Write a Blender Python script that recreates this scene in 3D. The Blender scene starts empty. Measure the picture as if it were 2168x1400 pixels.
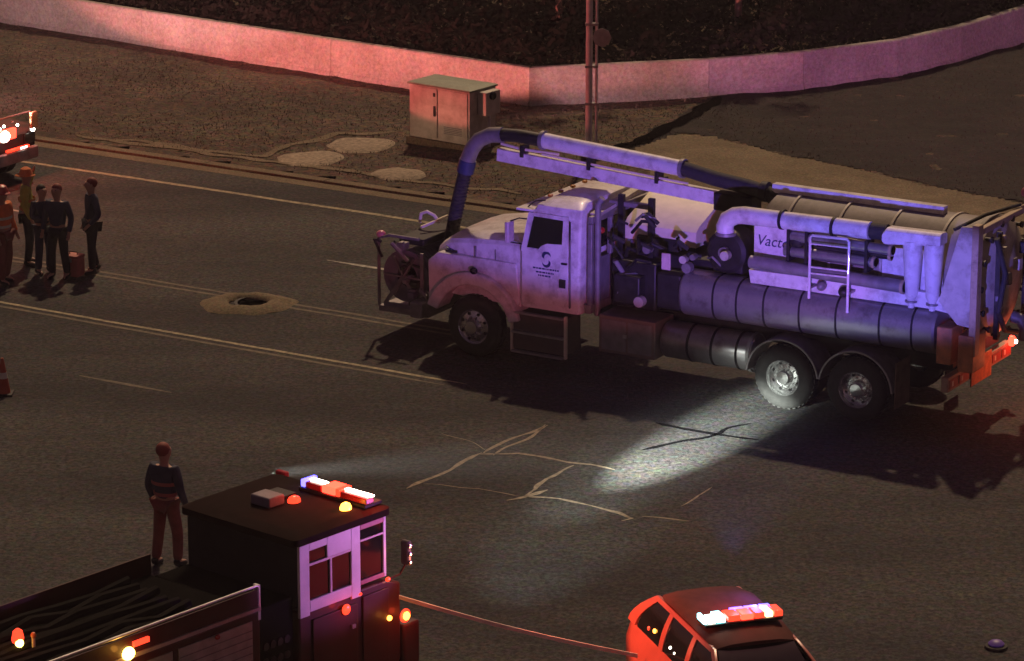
import bpy, bmesh, math, random
from mathutils import Vector, Matrix, noise
random.seed(7)
S = bpy.context.scene
COL = S.collection
R = math.radians

# ------------------------------------------------------------------ camera
cam_d = bpy.data.cameras.new('camera')
cam = bpy.data.objects.new('camera', cam_d)
COL.objects.link(cam)
cam.location = (0, 0, 17.0)
cam.rotation_euler = (R(90 - 16), 0, 0)
cam_d.sensor_width = 36
cam_d.lens = 36 * 7500 / 2168
cam_d.clip_start = 1
cam_d.clip_end = 2000
S.camera = cam

# ------------------------------------------------------------------ world, sun, exposure
SUN_H = Vector((-0.10, -0.85, -1.0)).normalized()          # travel direction of the key light
W = bpy.data.worlds.new('World')
S.world = W
W.use_nodes = True
nt = W.node_tree
bg = nt.nodes['Background']
sky = nt.nodes.new('ShaderNodeTexSky')
sky.sky_type = 'NISHITA'
sky.sun_disc = False
sky.sun_elevation = math.asin(-SUN_H.z)
sky.sun_rotation = math.atan2(-SUN_H.x, -SUN_H.y)
mul = nt.nodes.new('ShaderNodeMixRGB'); mul.blend_type = 'MULTIPLY'; mul.inputs[0].default_value = 1
mul.inputs[2].default_value = (1.0, 0.38, 0.40, 1)      # dull city glow on the night sky
nt.links.new(sky.outputs[0], mul.inputs[1]); nt.links.new(mul.outputs[0], bg.inputs[0])
bg.inputs[1].default_value = 0.030
sd = bpy.data.lights.new('sun', 'SUN')
sd.energy = 2.0
sd.color = (1.0, 0.71, 0.43)
sd.angle = R(1.6)
so = bpy.data.objects.new('sun', sd)
so.rotation_euler = SUN_H.to_track_quat('-Z', 'Y').to_euler()
COL.objects.link(so)
S.view_settings.view_transform = 'Standard'
S.view_settings.look = 'None'
S.view_settings.exposure = 0
S.view_settings.gamma = 1
S.view_settings.use_curve_mapping = False

# ------------------------------------------------------------------ materials
MAT = {}
def mat(name, col, rough=0.6, metal=0.0, var=0.15, scale=6.0, bump=0.0, bscale=40.0, emit=None, power=0.0, spec=0.5, stain=None, stain_scale=1.5, coat=0.0):
    if name in MAT: return MAT[name]
    m = bpy.data.materials.new(name); m.use_nodes = True
    t = m.node_tree; b = t.nodes['Principled BSDF']
    b.inputs['Roughness'].default_value = rough
    b.inputs['Metallic'].default_value = metal
    b.inputs['Specular IOR Level'].default_value = spec
    b.inputs['Coat Weight'].default_value = coat
    tc = t.nodes.new('ShaderNodeTexCoord')
    n = t.nodes.new('ShaderNodeTexNoise'); n.inputs['Scale'].default_value = scale; n.inputs['Detail'].default_value = 6
    t.links.new(tc.outputs['Object'], n.inputs['Vector'])
    r = t.nodes.new('ShaderNodeValToRGB')
    r.color_ramp.elements[0].position = 0.3; r.color_ramp.elements[1].position = 0.7
    r.color_ramp.elements[0].color = tuple(c * (1 - var) for c in col) + (1,)
    r.color_ramp.elements[1].color = tuple(min(1, c * (1 + var)) for c in col) + (1,)
    t.links.new(n.outputs['Fac'], r.inputs['Fac'])
    out = r.outputs['Color']
    if stain:
        n2 = t.nodes.new('ShaderNodeTexNoise'); n2.inputs['Scale'].default_value = stain_scale; n2.inputs['Detail'].default_value = 8
        n2.inputs['Roughness'].default_value = 0.7
        t.links.new(tc.outputs['Object'], n2.inputs['Vector'])
        rr = t.nodes.new('ShaderNodeValToRGB')
        rr.color_ramp.elements[0].position = 0.48; rr.color_ramp.elements[1].position = 0.68
        rr.color_ramp.elements[1].color = (0.75, 0.75, 0.75, 1)
        t.links.new(n2.outputs['Fac'], rr.inputs['Fac'])
        mx = t.nodes.new('ShaderNodeMixRGB'); mx.inputs[2].default_value = tuple(stain) + (1,)
        t.links.new(rr.outputs['Color'], mx.inputs[0]); t.links.new(out, mx.inputs[1]); out = mx.outputs[0]
    t.links.new(out, b.inputs['Base Color'])
    if bump:
        nb = t.nodes.new('ShaderNodeTexNoise'); nb.inputs['Scale'].default_value = bscale; nb.inputs['Detail'].default_value = 4
        t.links.new(tc.outputs['Object'], nb.inputs['Vector'])
        bu = t.nodes.new('ShaderNodeBump'); bu.inputs['Strength'].default_value = bump; bu.inputs['Distance'].default_value = 0.02
        t.links.new(nb.outputs['Fac'], bu.inputs['Height']); t.links.new(bu.outputs['Normal'], b.inputs['Normal'])
    if emit:
        b.inputs['Emission Color'].default_value = tuple(emit) + (1,)
        b.inputs['Emission Strength'].default_value = power
    MAT[name] = m
    return m

def speckled(name, c_dark, c_light, patch, fine=26.0, rough=0.9, bump=0.6, big=0.35, patch_lo=0.45, patch_hi=0.65, tint=0.35, streak=None):
    """coarse mineral surface: coloured aggregate, large worn patches, relief"""
    m = bpy.data.materials.new(name); m.use_nodes = True
    t = m.node_tree; b = t.nodes['Principled BSDF']; b.inputs['Roughness'].default_value = rough
    b.inputs['Specular IOR Level'].default_value = 0.25
    L = t.links.new
    tc = t.nodes.new('ShaderNodeTexCoord')
    n1 = t.nodes.new('ShaderNodeTexNoise'); n1.inputs['Scale'].default_value = fine; n1.inputs['Detail'].default_value = 3; n1.inputs['Roughness'].default_value = 0.8
    L(tc.outputs['Object'], n1.inputs['Vector'])
    r1 = t.nodes.new('ShaderNodeValToRGB'); r1.color_ramp.elements[0].position = 0.36; r1.color_ramp.elements[1].position = 0.66
    r1.color_ramp.elements[0].color = c_dark + (1,); r1.color_ramp.elements[1].color = c_light + (1,)
    L(n1.outputs['Fac'], r1.inputs['Fac'])
    v = t.nodes.new('ShaderNodeTexVoronoi'); v.inputs['Scale'].default_value = fine * 0.8
    L(tc.outputs['Object'], v.inputs['Vector'])
    hs = t.nodes.new('ShaderNodeHueSaturation'); hs.inputs['Saturation'].default_value = 0.6; hs.inputs['Value'].default_value = 1.0
    L(v.outputs['Color'], hs.inputs['Color'])
    ov = t.nodes.new('ShaderNodeMixRGB'); ov.blend_type = 'OVERLAY'; ov.inputs[0].default_value = tint
    L(r1.outputs['Color'], ov.inputs[1]); L(hs.outputs['Color'], ov.inputs[2])
    n2 = t.nodes.new('ShaderNodeTexNoise'); n2.inputs['Scale'].default_value = big; n2.inputs['Detail'].default_value = 9; n2.inputs['Roughness'].default_value = 0.62
    mp = t.nodes.new('ShaderNodeMapping'); mp.inputs['Rotation'].default_value = (0, 0, R(31))
    if streak: mp.inputs['Scale'].default_value = (streak, 1, 1)
    L(tc.outputs['Object'], mp.inputs['Vector']); L(mp.outputs['Vector'], n2.inputs['Vector'])
    r2 = t.nodes.new('ShaderNodeValToRGB'); r2.color_ramp.elements[0].position = patch_lo; r2.color_ramp.elements[1].position = patch_hi
    L(n2.outputs['Fac'], r2.inputs['Fac'])
    mx = t.nodes.new('ShaderNodeMixRGB'); mx.blend_type = 'MULTIPLY'
    inv = t.nodes.new('ShaderNodeMixRGB'); inv.inputs[1].default_value = patch + (1,); inv.inputs[2].default_value = (1, 1, 1, 1)
    L(r2.outputs['Color'], inv.inputs[0])
    mx.inputs[0].default_value = 1
    L(ov.outputs[0], mx.inputs[1]); L(inv.outputs[0], mx.inputs[2])
    L(mx.outputs[0], b.inputs['Base Color'])
    bu = t.nodes.new('ShaderNodeBump'); bu.inputs['Strength'].default_value = bump; bu.inputs['Distance'].default_value = 0.02
    L(n1.outputs['Fac'], bu.inputs['Height']); L(bu.outputs['Normal'], b.inputs['Normal'])
    MAT[name] = m
    return m

ASPH = speckled('asphalt', (0.017, 0.0165, 0.0175), (0.115, 0.108, 0.100), (0.42, 0.41, 0.47), fine=13, streak=0.35, tint=0.32, patch_lo=0.38, patch_hi=0.66)
DIRT = speckled('verge_soil', (0.045, 0.03, 0.022), (0.19, 0.135, 0.09), (0.6, 0.56, 0.56), fine=11, bump=1.0, big=0.5, tint=0.5)
DARKG = speckled('unlit_grass_soil', (0.007, 0.005, 0.005), (0.04, 0.028, 0.026), (0.6, 0.6, 0.65), fine=11, bump=1.0, big=0.6, tint=0.5)  # grass soil darkened for ground the amber light misses
CONC = speckled('tan_concrete', (0.13, 0.10, 0.065), (0.3, 0.235, 0.15), (0.75, 0.74, 0.72), fine=22, bump=0.3, big=0.8, tint=0.15)
BARR = speckled('barrier_concrete', (0.34, 0.32, 0.29), (0.52, 0.49, 0.45), (0.8, 0.78, 0.75), fine=14, bump=0.25, big=0.7, tint=0.12)
PALE = mat('line_paint', (0.42, 0.40, 0.34), 0.8, var=0.45, scale=9, bump=0.3, stain=(0.08, 0.075, 0.07), stain_scale=7)
YELL = mat('yellow_line_paint', (0.34, 0.285, 0.17), 0.8, var=0.45, scale=9, bump=0.3, stain=(0.08, 0.07, 0.06), stain_scale=5)
FYELL = mat('faded_yellow_line_paint', (0.14, 0.115, 0.08), 0.85, var=0.4, scale=9, bump=0.3, stain=(0.07, 0.06, 0.055), stain_scale=4)
DUST = mat('pale_grit', (0.30, 0.24, 0.17), 0.9, var=0.4, scale=11, bump=0.6)
TAR = mat('black_tar', (0.005, 0.005, 0.006), 1.0, var=0.3, scale=10, spec=0.0)
WHITE = mat('white_truck_paint', (0.68, 0.64, 0.66), 0.42, var=0.10, scale=5, stain=(0.30, 0.25, 0.25), stain_scale=3.4, coat=0.2, bump=0.12, bscale=9)
WDIRT = mat('grimy_white_paint', (0.5, 0.45, 0.40), 0.55, var=0.15, scale=5, stain=(0.22, 0.17, 0.13), stain_scale=4)
STEEL = mat('brushed_tank_steel', (0.42, 0.40, 0.42), 0.34, 0.75, var=0.18, scale=3, stain=(0.16, 0.14, 0.13), stain_scale=3)
CHROME = mat('polished_rim', (0.62, 0.62, 0.62), 0.24, 0.85, var=0.2, scale=8)
BLACK = mat('black_metal', (0.018, 0.016, 0.018), 0.6, var=0.3, spec=0.25)
GUNM = mat('dark_machinery', (0.022, 0.019, 0.021), 0.5, 0.3, var=0.5, scale=8)
GREY = mat('grey_metal', (0.22, 0.2, 0.21), 0.5, 0.3, var=0.25)
RUBB = mat('rubber', (0.022, 0.021, 0.021), 0.8, var=0.3, scale=12, bump=0.2)
GLAS = mat('dark_glass', (0.008, 0.009, 0.01), 0.08, 0, var=0.2, spec=0.6)
TAN = mat('tan_metal', (0.45, 0.33, 0.22), 0.6, var=0.25, scale=5, stain=(0.12, 0.08, 0.05), stain_scale=5)
ORAN = mat('orange_metal', (0.5, 0.2, 0.08), 0.55, var=0.25, scale=6, stain=(0.2, 0.1, 0.06), stain_scale=5)
NAVY = mat('dark_blue_print', (0.02, 0.03, 0.09), 0.5)
CREAM = mat('cream_paint', (0.74, 0.66, 0.5), 0.45, var=0.1)
REDP = mat('red_engine_paint', (0.055, 0.008, 0.007), 0.5, var=0.25, scale=3, spec=0.25, coat=0.08, stain=(0.03,0.015,0.012), stain_scale=3)
LILAC = mat('pale_engine_paint', (0.66, 0.62, 0.66), 0.4, var=0.1, scale=5)
ALU = mat('aluminium', (0.45, 0.44, 0.45), 0.38, 0.7, var=0.2)
CABI = mat('cabinet_aluminium', (0.5, 0.46, 0.4), 0.55, 0.1, var=0.12, scale=5, stain=(0.3, 0.26, 0.2), stain_scale=3)
GALV = mat('galvanised_pole', (0.55, 0.5, 0.5), 0.6, 0.0, var=0.2, scale=5)
BARK = mat('bark', (0.3, 0.2, 0.16), 0.9, var=0.4, scale=8, bump=0.8, bscale=14)
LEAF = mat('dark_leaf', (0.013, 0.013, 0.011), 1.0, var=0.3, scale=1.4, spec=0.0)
GRASS = mat('dry_grass', (0.10, 0.07, 0.048), 0.8, var=0.5, scale=3)
def lamp(name, c, p): return mat(name, tuple(0.6 * x for x in c), 0.3, emit=c, power=p)
L_RED = lamp('lit_red_lens', (1, 0.03, 0.015), 9)
L_REDS = lamp('soft_red_lens', (1, 0.05, 0.02), 2.2)
L_BLUE = lamp('lit_blue_lens', (0.12, 0.1, 1), 5)
L_WHITE = lamp('lit_white_lens', (1, 0.93, 0.75), 12)
L_CYAN = lamp('lit_cyan_lens', (0.3, 0.95, 1), 8)
L_AMB = lamp('lit_amber_lens', (1, 0.36, 0.04), 9)
L_YEL = lamp('lit_yellow_lens', (1, 0.7, 0.12), 12)
D_RED = mat('unlit_red_lens', (0.4, 0.02, 0.02), 0.25)
D_BLUE = mat('unlit_blue_lens', (0.03, 0.05, 0.4), 0.25)

# ------------------------------------------------------------------ mesh helpers
class MB:
    def __init__(s): s.v = []; s.f = []
    def box(s, x0, x1, y0, y1, z0, z1):
        n = len(s.v)
        s.v += [(x0,y0,z0),(x1,y0,z0),(x1,y1,z0),(x0,y1,z0),(x0,y0,z1),(x1,y0,z1),(x1,y1,z1),(x0,y1,z1)]
        s.f += [tuple(n+i for i in q) for q in ((0,3,2,1),(4,5,6,7),(0,1,5,4),(1,2,6,5),(2,3,7,6),(3,0,4,7))]
        return s
    def rings(s, rs, cap0=True, cap1=True, closed=True):
        n = len(s.v); k = len(rs[0])
        for r in rs: s.v += [tuple(p) for p in r]
        for i in range(len(rs)-1):
            for j in range(k if closed else k-1):
                a = n+i*k+j; b = n+i*k+(j+1) % k
                s.f.append((a, b, b+k, a+k))
        if cap0: s.f.append(tuple(n+j for j in reversed(range(k))))
        if cap1: s.f.append(tuple(n+(len(rs)-1)*k+j for j in range(k)))
        return s
    def tube(s, pts, r, n=10, caps=True):
        pts = [Vector(p) for p in pts]
        rr = r if isinstance(r, (list, tuple)) else [r]*len(pts)
        rs = []; ref = None
        for i, p in enumerate(pts):
            d = (pts[min(i+1, len(pts)-1)] - pts[max(i-1, 0)]).normalized()
            if ref is None:
                ref = Vector((0,0,1)) if abs(d.z) < 0.9 else Vector((1,0,0))
            a = d.cross(ref).normalized(); b = a.cross(d).normalized(); ref = b
            rs.append([p + (a*math.cos(2*math.pi*j/n) + b*math.sin(2*math.pi*j/n))*rr[i] for j in range(n)])
        return s.rings(rs, caps, caps)
    def bar(s, p0, p1, w, h, up=(0,0,1)):
        p0 = Vector(p0); p1 = Vector(p1); d = (p1-p0).normalized(); up = Vector(up)
        if abs(d.dot(up)) > 0.95: up = Vector((1,0,0))
        a = d.cross(up).normalized()*w/2; b = a.cross(d).normalized()*h/2
        return s.rings([[p-a-b, p+a-b, p+a+b, p-a+b] for p in (p0, p1)])
    def prism(s, poly, y0, y1, ax='y'):
        def P(a, b, y): return (a, y, b) if ax == 'y' else ((a, b, y) if ax == 'z' else (y, a, b))
        return s.rings([[P(a, b, y0) for a, b in poly], [P(a, b, y1) for a, b in poly]])
    def lathe(s, prof, c, axis='y', n=24, cap0=True, cap1=True):
        rs = []
        for r, h in prof:
            ring = []
            for j in range(n):
                t = 2*math.pi*j/n; a = r*math.cos(t); b = r*math.sin(t)
                ring.append({'y': (c[0]+a, c[1]+h, c[2]+b), 'x': (c[0]+h, c[1]+a, c[2]+b), 'z': (c[0]+a, c[1]+b, c[2]+h)}[axis])
            rs.append(ring)
        return s.rings(rs, cap0, cap1)
    def ball(s, c, r, n=12, m=7):
        prof = [(r[0]*math.sin(math.pi*i/m) + 1e-4, -r[2]*math.cos(math.pi*i/m)) for i in range(m+1)]
        rs = [[(c[0]+q*math.cos(2*math.pi*j/n), c[1]+q*r[1]/r[0]*math.sin(2*math.pi*j/n), c[2]+h) for j in range(n)] for q, h in prof]
        return s.rings(rs)
    def build(s, name, m, parent=None, bev=0.0, ang=35, label=None):
        me = bpy.data.meshes.new(name); me.from_pydata([tuple(p) for p in s.v], [], s.f)
        bm = bmesh.new(); bm.from_mesh(me); bmesh.ops.recalc_face_normals(bm, faces=bm.faces); bm.to_mesh(me); bm.free()
        me.shade_smooth(); me.set_sharp_from_angle(angle=R(ang))
        me.materials.append(m)
        o = bpy.data.objects.new(name, me); COL.objects.link(o)
        if parent: o.parent = parent
        if bev:
            b = o.modifiers.new('edge', 'BEVEL'); b.width = bev; b.segments = 2; b.limit_method = 'ANGLE'; b.angle_limit = R(40)
        if label: o['label'] = label
        return o

def thing(name, label, cat, loc=(0,0,0), rz=0.0, group=None):
    o = bpy.data.objects.new(name, None); COL.objects.link(o)
    o.empty_display_size = 0.2
    o.location = loc; o.rotation_euler = (0, 0, rz); o['label'] = label; o['category'] = cat
    if group: o['group'] = group
    return o
def tag(o, label, cat, group=None):
    o['label'] = label; o['category'] = cat
    if group: o['group'] = group
    return o
def struct(o): o['kind'] = 'structure'; return o
def copy_tree(o, parent=None):
    c = o.copy(); COL.objects.link(c)
    if parent: c.parent = parent
    for ch in list(o.children): copy_tree(ch, c)
    return c
def light(name, kind, loc, energy, color, aim=None, cone=None, blend=0.5, size=0.08, parent=None):
    d = bpy.data.lights.new(name, kind); d.energy = energy; d.color = color; d.shadow_soft_size = size
    if kind == 'SPOT': d.spot_size = R(cone); d.spot_blend = blend
    o = bpy.data.objects.new(name, d); COL.objects.link(o); o.location = loc
    if aim: o.rotation_euler = (Vector(aim)-Vector(loc)).to_track_quat('-Z', 'Y').to_euler()
    return o
def arc(cx, cz, r, a0, a1, n): return [(cx+r*math.cos(R(a0+(a1-a0)*i/n)), cz+r*math.sin(R(a0+(a1-a0)*i/n))) for i in range(n+1)]
def rrect(x0, x1, y0, y1, r, z, n=3):
    p = []
    for cx, cy, a in ((x1-r, y1-r, 0), (x0+r, y1-r, 90), (x0+r, y0+r, 180), (x1-r, y0+r, 270)):
        for i in range(n+1):
            t = R(a+90*i/n); p.append((cx+r*math.cos(t), cy+r*math.sin(t), z))
    return p

# ------------------------------------------------------------------ road frame: u along the road (to the right), w across it (away), origin at the truck's rear wheel
PX, PY = 4.344, 54.630
TH = R(31)
DU = Vector((math.cos(TH), -math.sin(TH), 0)); DW = Vector((math.sin(TH), math.cos(TH), 0))
O0 = Vector((PX, PY, 0))
def uw(u, w, z=0.0): return O0 + DU*u + DW*w + Vector((0, 0, z))
def local(x, y):
    d = Vector((x, y, 0)) - O0
    return d.dot(DU), d.dot(DW)

# ------------------------------------------------------------------ ground, road and markings
def sheet(name, poly, z, m, parent=None):
    mb = MB(); mb.v = [(x, y, z) for x, y in poly]; mb.f = [tuple(range(len(poly)))]
    return mb.build(name, m, parent)
struct(sheet('ground', [(-600,-300),(600,-300),(600,900),(-600,900)], -0.03, DIRT))
def rquad(u0, u1, w0, w1): return [tuple(uw(a, b)[:2]) for a, b in ((u0,w0),(u1,w0),(u1,w1),(u0,w1))]
struct(sheet('road', rquad(-160, 160, -60, 9.1), 0.0, ASPH))
def wobble_strip(pts, width, z, seed=0, jit=0.25, step=0.12):
    """thin uneven band following a polyline on the ground"""
    mb = MB(); P = []
    for i in range(len(pts)-1):
        a = Vector(pts[i]); b = Vector(pts[i+1]); n = max(1, int((b-a).length/step))
        for k in range(n): P.append(a.lerp(b, k/n))
    P.append(Vector(pts[-1]))
    ring = []
    for i, p in enumerate(P):
        d = (P[min(i+1, len(P)-1)]-P[max(i-1, 0)]).normalized(); nn = Vector((-d.y, d.x))
        j = noise.noise(Vector((p.x*3+seed, p.y*3, seed)))*jit; q = noise.noise(Vector((p.x*1.2, p.y*1.2+seed, 3+seed)))*jit*0.9
        t = width*0.5*(1+1.2*j); e = min(i, len(P)-1-i); t *= min(1, 0.25+0.25*e)
        c = p + nn*q*0.35
        ring.append(((c+nn*t).x, (c+nn*t).y, z)); ring.append(((c-nn*t).x, (c-nn*t).y, z))
    mb.v = ring; mb.f = [(2*i, 2*i+1, 2*i+3, 2*i+2) for i in range(len(P)-1)]
    return mb
def line(name, u0, u1, w, width, m, dw=0.0):
    a = uw(u0, w-dw); b = uw(u1, w+dw)
    return struct(wobble_strip([(a.x, a.y), (b.x, b.y)], width, 0.004, seed=w, jit=0.07, step=0.25).build(name, m))
line('edge_line', -60, -1.0, 7.46, 0.13, YELL)
line('lane_dash', -11.55, -8.6, 4.06, 0.11, PALE)
line('lane_dash', -21.5, -18.5, 4.06, 0.11, PALE)
for k, w in enumerate((0.98, 1.2)): line('centre_line', -60, -6.3, w, 0.09, FYELL)
for k, w in enumerate((-1.40, -1.62)): line('centre_line', -60, -5.1 - 0.3*k, w, 0.09, YELL if k == 0 else FYELL)
line('lane_dash', -10.9, -9.0, -4.3, 0.11, FYELL)
line('lane_dash', -20.9, -18.0, -4.3, 0.11, FYELL)
# kerb with gutter along the far edge (a real step)
mb = MB()
for (u0, u1) in [(-60 + 3*i, -60 + 3*i + 2.985) for i in range(40)]:
    a = [uw(u0, 9.1), uw(u1, 9.1), uw(u1, 9.36), uw(u0, 9.36)]
    mb.rings([[Vector((p.x, p.y, -0.02)) for p in a], [Vector((p.x, p.y, 0.05)) for p in a]])
struct(mb.build('kerb', CONC, bev=0.012))
mb = MB()
a = [uw(-60, 8.72), uw(60, 8.72), uw(60, 9.1), uw(-60, 9.1)]
mb.v = [(p.x, p.y, 0.004) for p in a]; mb.f = [(0,1,2,3)]
struct(mb.build('gutter', CONC))
# verge: bumpy soil behind the kerb, up to the barrier and beyond
def grid_sheet(name, inside, x0, x1, y0, y1, step, zf, m):
    mb = MB(); idx = {}
    nx = int((x1-x0)/step); ny = int((y1-y0)/step)
    for j in range(ny+1):
        for i in range(nx+1):
            x = x0+i*step; y = y0+j*step
            idx[i, j] = len(mb.v); mb.v.append((x, y, zf(x, y)))
    for j in range(ny):
        for i in range(nx):
            x = x0+(i+.5)*step; y = y0+(j+.5)*step
            if inside(x, y): mb.f.append((idx[i,j], idx[i+1,j], idx[i+1,j+1], idx[i,j+1]))
    me = bpy.data.meshes.new(name); me.from_pydata(mb.v, [], mb.f); me.shade_smooth(); me.materials.append(m)
    o = bpy.data.objects.new(name, me); COL.objects.link(o)
    return struct(o)
def verge_z(x, y):
    u, w = local(x, y)
    k = min(1, max(0, (w-9.36)/1.0))
    return 0.04 + k*(0.05*noise.noise(Vector((x*0.5, y*0.5, 0))) + 0.03*noise.noise(Vector((x*1.7, y*1.7, 5)))) - 0.12*min(1, max(0, 9.2-w))
grid_sheet('verge', lambda x, y: local(x, y)[1] > 9.3, -45, 45, 40, 130, 0.45, verge_z, DIRT)

def inpoly(x, y, P):
    c = False; j = len(P)-1
    for i in range(len(P)):
        if (P[i][1] > y) != (P[j][1] > y) and x < (P[j][0]-P[i][0])*(y-P[i][1])/(P[j][1]-P[i][1])+P[i][0]: c = not c
        j = i
    return c
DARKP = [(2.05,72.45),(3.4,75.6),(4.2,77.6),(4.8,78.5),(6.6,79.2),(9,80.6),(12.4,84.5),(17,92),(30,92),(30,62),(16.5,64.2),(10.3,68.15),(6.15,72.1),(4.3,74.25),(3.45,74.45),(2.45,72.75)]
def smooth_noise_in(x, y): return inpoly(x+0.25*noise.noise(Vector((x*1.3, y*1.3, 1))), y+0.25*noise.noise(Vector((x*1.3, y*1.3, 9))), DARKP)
grid_sheet('unlit_ground', smooth_noise_in, 1.5, 30, 60, 92, 0.12, lambda x, y: verge_z(x, y)+0.012, DARKG)  # dark grass; the light's falloff to the right is put into its colour
PATHP = [(2.45,72.7),(3.45,74.35),(4.25,74.15),(6.1,72.0),(10.25,68.0),(16.2,64.2),(24,59),(23.2,57.6),(9.9,65.6),(3.0,69.9)]
grid_sheet('footpath', lambda x, y: inpoly(x+0.12*noise.noise(Vector((x*1.6, y*1.6, 1))), y, PATHP) and local(x, y)[1] > 9.4, 2, 24.5, 57, 76, 0.12, lambda x, y: verge_z(x, y)+0.022, CONC)
mb = wobble_strip([(1.6,71.7),(2.14,72.6),(3.1,74.6),(4.1,76.6),(4.7,78.0)], 0.36, 0, seed=31, jit=0.4)  # shadow of the pole, painted as a dark strip on the ground
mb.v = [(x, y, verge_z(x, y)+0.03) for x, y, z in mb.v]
struct(mb.build('pole_shadow', mat('painted_shadow_soil', (0.005,0.004,0.004), 1.0, var=0.6, scale=9, spec=0.0)))
# pale worn patches of ground in front of the cabinet
def patch(name, cx, cy, rx, ry, rot, m, h=0.05, seed=0):
    rs = []
    for t, f in ((1.0, 0.0), (0.86, 0.7), (0.5, 1.0), (0.05, 1.05)):
        ring = []
        for j in range(28):
            a = 2*math.pi*j/28; q = t*(1+0.22*noise.noise(Vector((math.cos(a)*1.5+seed, math.sin(a)*1.5, seed))))
            x = rx*q*math.cos(a); y = ry*q*math.sin(a)
            X = cx+x*math.cos(rot)-y*math.sin(rot); Y = cy+x*math.sin(rot)+y*math.cos(rot)
            ring.append((X, Y, verge_z(X, Y) - 0.02 + (h+0.02)*f))
        rs.append(ring)
    mb = MB(); mb.rings(rs, False, True)
    return struct(mb.build(name, m, ang=80))
patch('bare_patch', -4.2, 72.2, 0.75, 0.75, -0.5, DUST, 0.05, 1)
patch('bare_patch', -3.2, 73.5, 0.8, 0.75, -0.5, DUST, 0.05, 4)
patch('bare_patch', -2.35, 70.75, 0.62, 0.55, -0.5, DUST, 0.05, 8)
for k, pts in enumerate(([(-8.5,74.0),(-6.4,72.9),(-5.19,72.45),(-4.66,73.45),(-3.7,74.4),(-2.5,74.7)], [(-9.4,74.3),(-5.0,71.9),(-1.8,70.1),(0.2,69.1)])):
    mb = wobble_strip(pts, 0.2, 0, seed=k+2, jit=0.5)
    mb.v = [(x, y, verge_z(x, y)+0.014) for x, y, z in mb.v]
    struct(mb.build('worn_strip', CONC))

# cracks and seams in the asphalt: pale grit filled and black tar filled
def crack(name, pts, w, m, seed): struct(wobble_strip(pts, w, 0.006, seed=seed, jit=0.55, step=0.06).build(name, m))
crack('pale_crack', [(-1.59,50.64),(-0.95,51.55),(-0.45,52.37)], 0.081, DUST, 1)
crack('pale_crack', [(-0.45,52.37),(0.1,53.2),(0.5,53.85)], 0.065, DUST, 2)
crack('pale_crack', [(-0.36,52.30),(0.2,53.1),(0.62,53.78)], 0.054, DUST, 3)
crack('pale_crack', [(-0.5,52.3),(0.1,52.35),(0.85,51.9),(1.2,51.75),(1.55,51.5)], 0.060, DUST, 4)
crack('pale_crack', [(0.95,51.75),(0.72,51.45),(0.5,51.1),(0.38,50.6),(0.15,50.3)], 0.065, DUST, 5)
crack('pale_crack', [(0.55,50.55),(0.2,50.35),(-0.1,50.1)], 0.097, DUST, 6)
crack('pale_crack', [(0.2,50.32),(0.7,50.15),(1.16,49.87),(1.65,49.54),(1.81,49.25),(1.6,49.15)], 0.065, DUST, 7)
crack('pale_crack', [(-1.35,50.75),(-0.5,50.65),(0.15,50.3)], 0.022, DUST, 8)
crack('pale_crack', [(1.9,49.3),(2.3,49.2),(2.6,49.15)], 0.054, DUST, 9)
crack('pale_crack', [(-1.1,53.4),(-0.75,52.95),(-0.42,52.5)], 0.018, DUST, 10)
crack('pale_crack', [(2.55,49.8),(2.72,50.35),(2.95,50.75)], 0.029, DUST, 11)
crack('black_crack', [(2.03,52.48),(2.35,52.75),(2.87,53.09),(3.3,53.4),(3.75,53.95)], 0.085, TAR, 12)
crack('black_crack', [(2.3,53.95),(2.7,53.6),(3.18,53.33),(3.9,53.1)], 0.085, TAR, 13)

# pothole left by the dig, ringed by spoil
rs = []
for r, z in ((1.0, 0.002), (0.85, 0.05), (0.62, 0.085), (0.46, 0.07), (0.40, 0.012)):
    ring = []
    for j in range(36):
        a = 2*math.pi*j/36; q = r*(1+0.16*noise.noise(Vector((math.cos(a)*2, math.sin(a)*2, 2))))
        x = -4.72 + q*0.86*math.cos(a); y = 61.0 + q*0.72*math.sin(a)
        ring.append((x, y, z + 0.02*noise.noise(Vector((x*6, y*6, 0)))))
    rs.append(ring)
mb = MB(); mb.rings(rs, False, False)
hole = thing('manhole', 'open round manhole ringed by pale rubble in the road ahead of the truck', 'manhole', (0,0,0))
mb.build('rubble_ring', CONC, hole, ang=80)
MB().lathe([(0.36, 0.004), (0.36, 0.008)], (-4.55, 61.0, 0), 'z', 28).build('shaft', mat('hole_shade_black', (0.002,0.002,0.002), 1.0, spec=0.0), hole)  # flat black disc in place of a shaft; the darkness of the hole is painted on
mb = MB().lathe([(0.36, 0.0), (0.36, 0.03), (0.42, 0.03), (0.42, 0.0)], (-4.55, 61.0, 0.01), 'z', 28, False, False).build('iron_rim', BLACK, hole)

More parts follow.
